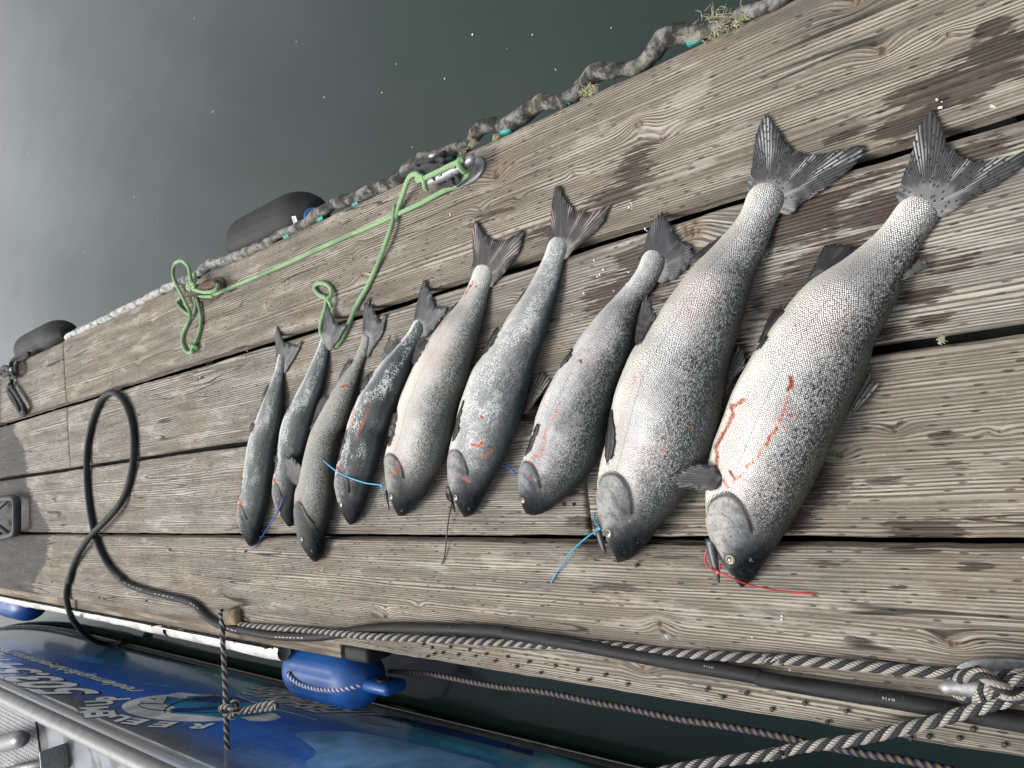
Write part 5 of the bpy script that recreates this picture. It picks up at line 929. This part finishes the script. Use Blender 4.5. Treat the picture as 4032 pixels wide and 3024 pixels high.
# ================================================================== WHITE VINYL EDGING on the boat side
ew = thing('edge_bumper', 'white vinyl edging strip nailed along the boat side of the far planks', 'bumper', (-.68, 3.6, -.05))
y0 = G(*z2((400, 590))[0], -.06)[1]; segs = [(y0, 3.02), (3.035, 6.6)]
for (ya, yb) in segs:
    ys = np.arange(ya, yb, .02); prof = [(0, 0), (.004, .002), (.006, -.03), (.012, -.045)]+[(.030+.024*math.cos(q), -.066+.024*math.sin(q)) for q in np.linspace(2.2, -3.9, 14)]+[(.004, -.096), (.0, -.10)]
    prof = np.array(prof); V = []
    for y in ys:
        wv_ = .010*vnoise(y*2.2, .3, 8)+.004*vnoise(y*9, .7, 9); wz = .012*vnoise(y*1.8, 4.3, 8)
        for a_, b_ in prof: V.append((-.648-a_+wv_*(a_*30), y, .004+b_+wz*.6+.003*vnoise(y*20, a_*200, 4)))
    n = len(prof); F = [(i*n+j, i*n+j+1, (i+1)*n+j+1, (i+1)*n+j) for i in range(len(ys)-1) for j in range(n-1)]; mk('strip', V, F, WHITEVINYL, ew)
for (x, y) in z1((587, 300), (668, 300), (1345, 450), (1420, 468), (1945, 555), (1975, 572), (1700, 535), (870, 340)):
    g = G(x, y, -.012); v, f, _ = lathe_geo([(-.004, .0045), (0, .0045), (.0015, .003)], (-.6525, g[1], -.012), (-1, 0, .5), 8); mk('nail', v, f, NAIL, ew, smooth=False)

# ================================================================== BLACK HANDLE at the left edge
hd_ = thing('pull_ring', 'black D shaped metal handle standing at the left picture edge', 'pull ring', G(*RH((200, 640))[0]))
for pts, zz, r in [(RH((-160, 250), (0, 218), (90, 200), (170, 200), (205, 240), (207, 400), (205, 580), (170, 645), (90, 668), (0, 690), (-160, 720)), [.05]*11, .016), (RH((100, 215), (40, 270), (-40, 340)), [.045]*3, .011), (RH((110, 650), (40, 590), (-40, 530)), [.045]*3, .011)]:
    tube('bar', catmull(W(pts, zz), 6), r, BLACKMETAL, hd_, 12, 1.0, 1.3)
for (x, y) in RH((120, 205), (120, 660)):
    g = G(x, y, .03); v, f = box_geo((g[0], g[1], .02), (.024, .024, .044), 0, .004); mk('foot', v, f, BLACKMETAL, hd_)

# ================================================================== TIES on the fish
def tie(label, pts, zs, color, r=.0016, head=None, group='cable ties through the fish jaws'):
    root = thing('cable_tie', label, 'cable tie', G(*pts[0], 0), group); m = simple('tie_'+label.split()[1]+str(len(label)), color, .4, 0, .1, 60, .05)
    tube('strap', catmull(W(pts, zs), 8), r, m, root, 8)
    if head is not None:
        g = G(*head[0], head[1]); v, f = box_geo(g, (.0062, .0062, .005), .5, .001); mk('lock', v, f, m, root)
tie('long red cable tie through the mouth of the largest fish', zB((965, 1385), (945, 1437), (895, 1408), (870, 1360), (880, 1308), (900, 1290)), [.035, .042, .036, .03, .03, .03], (.50, .02, .025), .0014, (zB((945, 1437))[0], .043))
tie('red tail end of the cable tie crossing the largest fish snout', zB((945, 1437), (1000, 1457), (1100, 1502), (1250, 1537), (1400, 1556), (1525, 1568)), [.043, .046, .036, .022, .01, .004], (.50, .02, .025), .0014)
tie('cyan cable tie curving down from the second largest fish jaw', zB((215, 1085), (211, 1115), (222, 1150), (240, 1178), (180, 1220), (110, 1280), (50, 1345), (10, 1410)) + z3((350, 15), (312, 85)), [.03, .035, .04, .042, .03, .02, .012, .008, .005, .003], (.02, .27, .46), .0016, (zB((242, 1177))[0], .043))
tie('cyan cable tie stretched across the dark slate fish to the cream fish', C2((205, 455), (270, 510), (350, 570), (450, 620), (560, 665), (680, 700), (835, 722), (845, 770), (880, 800)), [.066, .066, .065, .064, .062, .056, .046, .040, .036], (.03, .36, .58), .0019, (C2((836, 722))[0], .047))
tie('thin black tie hanging from the mottled silver fish mouth', E2((200, 1340), (160, 1350), (138, 1310), (140, 1285), (165, 1345), (190, 1378)) + C2((1600, 925), (1560, 1130), (1526, 1460), (1490, 1580)), [.025, .03, .026, .03, .034, .034, .03, .012, .004, .003], (.014, .011, .012), .0017)
tie('short blue tie sticking out left of the silver fish gill', E2((665, 1015), (720, 1050), (790, 1100)), [.01, .014, .02], (.01, .10, .50), .0021)
tie('dark blue tie reaching from the slate striped fish gill across the gap', A2((872, 850), (852, 945), (800, 1055), (700, 1222), (600, 1372), (497, 1530)), [.05, .05, .046, .03, .012, .004], (.012, .06, .34), .0019)
tie('short dark twig like tie at the smallest fish mouth', A2((112, 1285), (160, 1285), (220, 1265), (285, 1253)), [.003, .004, .006, .01], (.03, .025, .03), .0016)

# ================================================================== BOAT alongside
boat = thing('aluminium_boat', 'aluminium boat with blue printed hull wrap moored beside the dock', 'boat', (-1.9, 3.0, WZ))
XB, ZB, XT, ZT = -.945, -.355, -.905, .285      # lower and upper line of the hull side
def bow(y): return -.10*np.clip((y-4.9)/1.5, 0, 3)**2
def hull_mat():
    t = NT('blue_hull_wrap'); p = t.sep(t.pos()); zz, yy = p[2], p[1]
    v = t.comb(t.math('MULTIPLY', yy, .8), t.math('MULTIPLY', zz, 2.2), 0.0); n1 = t.noise(v, 1.6, 3, .55); n2 = t.noise(v, 6.0, 4, .6)
    hh = t.math('ADD', t.sm(zz, -.36, .28), t.math('MULTIPLY', t.math('SUBTRACT', n1, .5), .5))
    c = t.ramp(hh, [(0.0, (.14, .40, .55)), (.22, (.05, .20, .60)), (.45, (.03, .12, .58)), (.70, (.04, .17, .66)), (1.0, (.13, .135, .15))])  # grey reflection near the rail painted in as the top stop
    # pale printed water towards the near end, greyer towards the far end
    near = t.math('MULTIPLY', t.sm(yy, 2.6, 1.5), t.sm(zz, -.22, .05)); c = t.mix(t.math('MULTIPLY', near, t.sm(n2, .30, .70)), c, (.24, .46, .76))
    far = t.sm(yy, 3.6, 5.2); c = t.mix(t.math('MULTIPLY', far, t.sm(n1, .40, .58)), c, (.22, .26, .33))
    c = t.mix(t.math('MULTIPLY', t.sm(n2, .58, .68), .5), c, (.03, .13, .30))
    return t.p(color=c, rough=.16, coat=.6, coatr=.05, normal=t.bump(t.noise(t.pos(), 3.0, 2), .05, .01))
HULL = hull_mat()
ALU = simple('brushed_aluminium', (.185, .187, .19), .45, .7, .12, 160, .12, .0008, dirt=(.17, .172, .175))
def plate_mat():
    t = NT('galvanised_sheet'); n = t.noise(t.pos(), 240.0, 3, .6); b = t.noise(t.pos(), 5.0, 3); c = t.mix(t.sm(n, .35, .65), (.13, .14, .165), (.21, .22, .245)); c = t.mix(t.sm(b, .50, .56), c, (.075, .078, .082))
    return t.p(color=c, rough=.5, metal=.55, normal=t.bump(n, .3, .001))
SHEET = plate_mat()
ys = np.arange(-.4, 8.2, .08)
def loft(name, prof, mat, closed=False, smooth=True):
    n = len(prof); V = [(x+bow(y)*(1.0), y, z) for y in ys for x, z in prof]; m = n if closed else n-1
    return mk(name, V, [(i*n+j, i*n+(j+1) % n, (i+1)*n+(j+1) % n, (i+1)*n+j) for i in range(len(ys)-1) for j in range(m)], mat, boat, smooth=smooth)
loft('hull', [(XT-.012, ZT+.004)]+[(XB+(XT-XB)*k, ZB+(ZT-ZB)*k) for k in np.linspace(1, 0, 12)]+[(XB-.012, ZB-.012), (-1.10, -.62), (-1.9, -.75), (-2.72, -.62), (-2.86, ZB), (-2.90, ZT), (-2.86, ZT), (-2.80, -.10), (-1.14, -.10), (-.955, ZT-.02)], HULL)
loft('chine_strip', [(XB+.003, ZB+.012), (XB+.016, ZB+.008), (XB+.018, ZB-.006), (XB+.004, ZB-.012)], BLACKVINYL)
loft('chine_bead', [(XB+.0185+.0025*math.cos(a), ZB+.004+.0025*math.sin(a)) for a in np.linspace(-1.6, 1.6, 6)], ALU)
# inner deck sheet, tread plate, gunwale pipe, stub pipes
loft('side_sheet', [(-.945, .262), (-1.02, .232), (-1.60, .19), (-1.62, -.05)], SHEET)
rail = np.array([(-.938+bow(y), y, .292) for y in np.arange(-.4, 8.2, .1)]); tube('gunwale_pipe', rail, .029, ALU, boat, 20)
ta, tb = G(*z1((0, 950))[0], .245), G(*z1((258, 1075))[0], .235)
yn, yf = tb[1], tb[1]+2.2
vt = []; xs_ = np.linspace(-.985, -1.50, 4)
v, f = box_geo((-1.26, (yn+yf)/2, .2215), (.50, yf-yn, .004), 0, 0); R_ = Matrix.Rotation(-.0725*-1, 3, 'Y')
top = lambda x: .232+(x+1.02)/(-.58)*(-.042)+.006
V = [(x, y, top(x)) for y in (yn, yf) for x in (-.990, -1.56)]+[(x, y, top(x)-.004) for y in (yn, yf) for x in (-.990, -1.56)]
TREAD = simple('tread_plate_aluminium', (.17, .175, .18), .55, .35, .12, 90, .1)
pl = mk('tread_plate', V, [(0, 1, 3, 2), (4, 6, 7, 5), (0, 4, 5, 1), (2, 3, 7, 6), (0, 2, 6, 4), (1, 5, 7, 3)], TREAD, boat, smooth=False)
parts = []
for i, y in enumerate(np.arange(yn+.012, yn+1.5, .020)):
    for j, x in enumerate(np.arange(-1.002, -1.5, -.020)):
        s = 1 if (i+j) % 2 else -1; d = np.array([s*.7, .7]); q = np.array([-d[1], d[0]]); z = top(x)
        c = np.array([x, y]); pts = [(*(c+d*.010), z), (*(c+q*.0028), z), (*(c-d*.010), z), (*(c-q*.0028), z), (x, y, z+.0022)]; parts.append((np.array(pts), [(0, 1, 4), (1, 2, 4), (2, 3, 4), (3, 0, 4)]))
Vb, Fb, _, _ = join_geo(parts); tr = mk('tread_bars', Vb, Fb, TREAD, pl, smooth=False); tr['kind'] = 'stuff'
pa, pb = G(*z1((155, 1215))[0], .30), G(*z1((-120, 1285))[0], .30); dp = (pb-pa); pb = pa+dp*2.0
tube('rail_pipe', np.array([pa-dp*.06, pa-dp*.05, pa-dp*.02, pa+dp*.04, pa+dp*.1, pb]), [.006, .018, .029, .034, .034, .034], ALU, boat, 24)
pa, pb = G(*z1((345, 1385))[0], .27), G(*z1((100, 1440))[0], .27); tube('rail_pipe', np.array([pa, pa+(pb-pa)*1.5]), .018, ALU, boat, 20)
c0 = G(*z1((395, 1370))[0], .27); v, f = box_geo(c0, (.095, .008, .095), .12, .003); mk('pipe_bracket', v, f, STEEL, boat, smooth=False)

# ---- printed wrap on the hull side: thin vinyl films laid on the plate
HN = np.array([ZT-ZB, 0, -(XT-XB)]); HN /= np.linalg.norm(HN)
def HPt(px, py, lift=.0):
    d = ray(px, py); p0 = np.array([XB, 0, ZB])
    t = ((p0-CAM)@HN)/(d@HN); p = CAM+d*t; k = (p[2]-ZB)/(ZT-ZB)
    p = p+np.array([bow(p[1]), 0, 0])
    return p+HN*lift
def film(name, pts, color, lift, n=0, closed=True, rough=.18):
    q = np.array(pts); q = catmull(q, n, True) if n else q
    V = np.array([HPt(x, y, lift*.3) for x, y in q]); bm = bmesh.new(); vs_ = [bm.verts.new(v) for v in V]; fc = bm.faces.new(vs_); bmesh.ops.triangulate(bm, faces=[fc]); bm.verts.index_update()
    co = np.array([v.co for v in bm.verts]); F = [tuple(v.index for v in f.verts) for f in bm.faces]; bm.free()
    F = [f if np.cross(co[f[1]]-co[f[0]], co[f[2]]-co[f[0]])@HN > 0 else f[::-1] for f in F]
    key = 'film_'+'_'.join('%d' % (c*1000) for c in color); m = bpy.data.materials.get(key)
    if not m:
        t = NT(key); nz = t.noise(t.pos(), 9.0, 3); m = t.p(color=t.mix(t.sm(nz, .3, .7), tuple(c*.62 for c in color), tuple(min(1, c*1.2) for c in color)), rough=rough, coat=.5, coatr=.06)
    return mk(name, co, F, m, boat, smooth=False)
TEALC, CYAN, DEEP, PALE, SKYB = (.13, .46, .58), (.09, .50, .80), (.016, .045, .30), (.74, .76, .76), (.06, .30, .70)
film('wrap_stripe', z1((1150, 640), (1500, 700), (1900, 790), (2212, 860)) + z2((900, 940), (1300, 1000), (1700, 1100), (2212, 1240)) + z3((0, 1215), (300, 1320), (600, 1427), (200, 1440), (0, 1330)) + z2((1700, 1160), (1300, 1075), (1000, 1020), (500, 910), (100, 830)) + z1((1700, 790), (1400, 730)), TEALC, .0012)
film('wrap_stripe', z2((730, 1025), (900, 1040), (1240, 1138), (1600, 1235), (2000, 1340), (2212, 1400), (2212, 1440), (1900, 1360), (1500, 1255), (1200, 1180), (950, 1100), (800, 1060)), CYAN, .0016)
film('wrap_stripe', z2((1050, 1040), (1400, 1100), (1800, 1190), (2212, 1300), (2212, 1345), (1800, 1240), (1400, 1140)), (.008, .06, .30), .0018)
film('wrap_stripe', z2((860, 1040), (1000, 1058), (1240, 1140), (1050, 1120), (930, 1080)), DEEP, .0021)
film('wrap_stripe', z1((840, 785), (1000, 800), (1200, 825), (1350, 850), (1200, 835), (1000, 812)), (.06, .36, .52), .0012)
film('wrap_stripe', z1((200, 560), (420, 575), (640, 610), (900, 690), (750, 680), (500, 625)), SKYB, .0012, 3)
film('wrap_stripe', z2((500, 1172), (900, 1165), (1300, 1240), (1700, 1340), (1950, 1430), (1700, 1520), (800, 1500), (560, 1400), (640, 1320), (560, 1240)), (.24, .48, .80), .0010, 4)

# round emblem: pale disc, printed sea, two figures, birds
th = np.linspace(0, 2*math.pi, 48, endpoint=False)
film('emblem_disc', z1(*[(1400+515*math.cos(a)+30*math.sin(a), 990+100*math.sin(a)) for a in th]), PALE, .0014)
film('emblem_sea', z1((1215, 905), (1320, 900), (1500, 905), (1800, 930), (2000, 1010), (1950, 1060), (1700, 1072), (1450, 1045), (1230, 1030), (1270, 985), (1180, 960), (1240, 940)), (.03, .24, .44), .0020)
film('emblem_sea', z1((1500, 905), (1750, 915), (1850, 940), (1700, 960), (1500, 950), (1400, 935)), (.012, .05, .26), .0026, 3)
film('emblem_sea', z1((1230, 1000), (1400, 990), (1600, 985), (1500, 1010), (1300, 1020)), (.010, .04, .22), .0026, 3)
film('emblem_figure', z1((1215, 905), (1250, 885), (1310, 880), (1370, 885), (1440, 893), (1570, 910), (1540, 915), (1440, 907), (1370, 905), (1350, 920), (1280, 920)), PALE, .0030)
film('emblem_figure', z2((85, 1060), (180, 1052), (260, 1060), (290, 1050), (285, 1030), (330, 1030), (385, 1060), (340, 1080), (270, 1090), (150, 1085)), PALE, .0030)
for a_ in (z1((1012, 940), (1030, 946), (1042, 942), (1030, 955)), z1((1085, 920), (1112, 926), (1140, 918), (1118, 936))): film('emblem_bird', a_, (.02, .02, .03), .0030)
def hull_line(pts, w, color, lift):
    q = catmull(np.array(pts), 6); t = np.gradient(q, axis=0); nrm = np.stack([-t[:, 1], t[:, 0]], 1); nrm /= np.linalg.norm(nrm, axis=1)[:, None]
    film('emblem_line', [tuple(p) for p in q+nrm*w]+[tuple(p) for p in (q-nrm*w)[::-1]], color, lift)
hull_line(z1((1570, 905), (1400, 925), (1280, 955), (1200, 1000), (1200, 1030)), 2.6, (.015, .02, .03), .0034)
hull_line(z1((1180, 965), (1060, 958), (1005, 970), (1080, 1000), (1300, 1020), (1600, 1028)), 1.6, (.02, .025, .035), .0034)
hull_line(z1((1720, 905), (1900, 970)), 1.8, PALE, .0034); hull_line(z2((330, 1000), (520, 1045), (640, 1082)), 1.8, PALE, .0034)
def lettering(body, O, X, Y, bold=.02, color=PALE, lift=.0018, shear=0.0):
    V2, F2 = text_mesh(body, bold, shear); ww, hh = V2.max(0); O, X, Y = [HPt(*q) for q in (O, X, Y)]; ex, ey = X-O, Y-O
    for nm, col_, sc, lf in (('letter_outline', (.01, .012, .03), .045, lift-.0005), ('lettering', color, 0, lift)):
        if sc: V3_, F3_ = text_mesh(body, bold+.03, shear)
        else: V3_, F3_ = V2, F2
        w3, h3 = V3_.max(0); off = ((w3-ww)/2, (h3-hh)/2) if sc else (0, 0)
        V3 = np.array([O+ex*(a-off[0])/ww+ey*(b-off[1])/hh for a, b in V3_]); V3[:, 0] = [XB+(XT-XB)*((z-ZB)/(ZT-ZB))+bow(y) for _, y, z in V3]; V3 = V3+HN*lf
        key = 'print_'+nm; m = bpy.data.materials.get(key) or simple(key, col_, .22, 0, .05, 40, .0, coat=.4)
        mk(nm, V3, F3_, m, boat, smooth=False)
lettering('503.544.5', *z1((750, 888), (-60, 590), (290, 900)), bold=.03)
lettering('reelemupfishingadventures.com', *z1((1095, 864), (-60, 522), (905, 877)), bold=.02)
lettering('FISHING', *z2((880, 1024), (268, 872), (655, 1036)), bold=.03, shear=.2)
lettering('ADVENTURES', *z2((1272, 1052), (330, 838), (1030, 1062)), bold=.03, shear=.2)
for ch, O, X, Y in [('R', (1565, 1106), (1400, 1108), (1475, 1144)), ('E', (1300, 1097), (1160, 1092), (1205, 1136)), ('E', (1095, 1080), (975, 1066), (985, 1118)), ('L', (965, 1062), (880, 1040), (850, 1096)), ("'", (868, 1052), (850, 1044), (800, 1066)), ('E', (845, 1048), (830, 1012), (615, 1066)), ('M', (800, 1022), (790, 982), (575, 1032)), ('U', (838, 968), (815, 934), (625, 980)), ('P', (955, 930), (925, 902), (705, 946))]:
    lettering(ch, *z1(O, X, Y), bold=.04)

# ================================================================== SMALL DEBRIS
FLECK = simple('white_fish_scales', (.75, .75, .73), .35, 0, .1, 60, .1)
parts = []; rn = random.Random(5)
for (x, y, n_, sp) in [(2375, 1060, 4, 30), (2440, 1120, 3, 22), (2330, 1230, 3, 30), (2310, 1300, 2, 40), (3710, 420, 4, 14), (2545, 905, 4, 8), (2410, 1520, 4, 40), (1775, 843, 2, 8), (1230, 2250, 3, 20), (3050, 2420, 3, 60), (170, 2050, 10, 60), (130, 2160, 9, 60), (90, 2000, 8, 50), (2470, 810, 4, 14), (2050, 2290, 1, 6)]:
    for k in range(n_):
        g = G(x+rn.gauss(0, sp), y+rn.gauss(0, sp), .0016); r = rn.uniform(.0009, .0021); th0 = rn.random()*6; m = 7
        ring = [(g[0]+r*(1+.3*rn.random())*math.cos(th0+q*2*math.pi/m), g[1]+r*math.sin(th0+q*2*math.pi/m)*rn.uniform(.7, 1.2), .0022+.0012*rn.random()) for q in range(m)]; parts.append((np.array(ring+[(g[0], g[1], .004)]), [(q, (q+1) % m, m) for q in range(m)]))
Vd, Fd, _, _ = join_geo(parts); tag(mk('scale_flecks', Vd, Fd, FLECK), 'loose white fish scales scattered on the planks', 'scales', kind='stuff')
parts = []
for (x, y) in [(460, 240), (290, 425), (180, 545), (458, 243), (825, 200), (1020, 75), (1150, 75), (890, 318), (1095, 105), (855, 138), (340, 480), (60, 330), (700, 210), (560, 330), (1200, 150), (640, 90), (1320, 60), (420, 40), (960, 170), (280, 210)]:
    g = G(x*1.82278, y*1.82278, WZ+.003); r = rn.uniform(.0012, .0032); m = 7; parts.append((np.array([(g[0]+r*math.cos(q*2*math.pi/m), g[1]+r*math.sin(q*2*math.pi/m)*rn.uniform(.6, 1.6), WZ+.003) for q in range(m)]+[(g[0], g[1], WZ+.005)]), [(q, (q+1) % m, m) for q in range(m)]))
Vd, Fd, _, _ = join_geo(parts); tag(mk('floating_specks', Vd, Fd, FLECK), 'tiny white specks floating on the water', 'specks', kind='stuff')
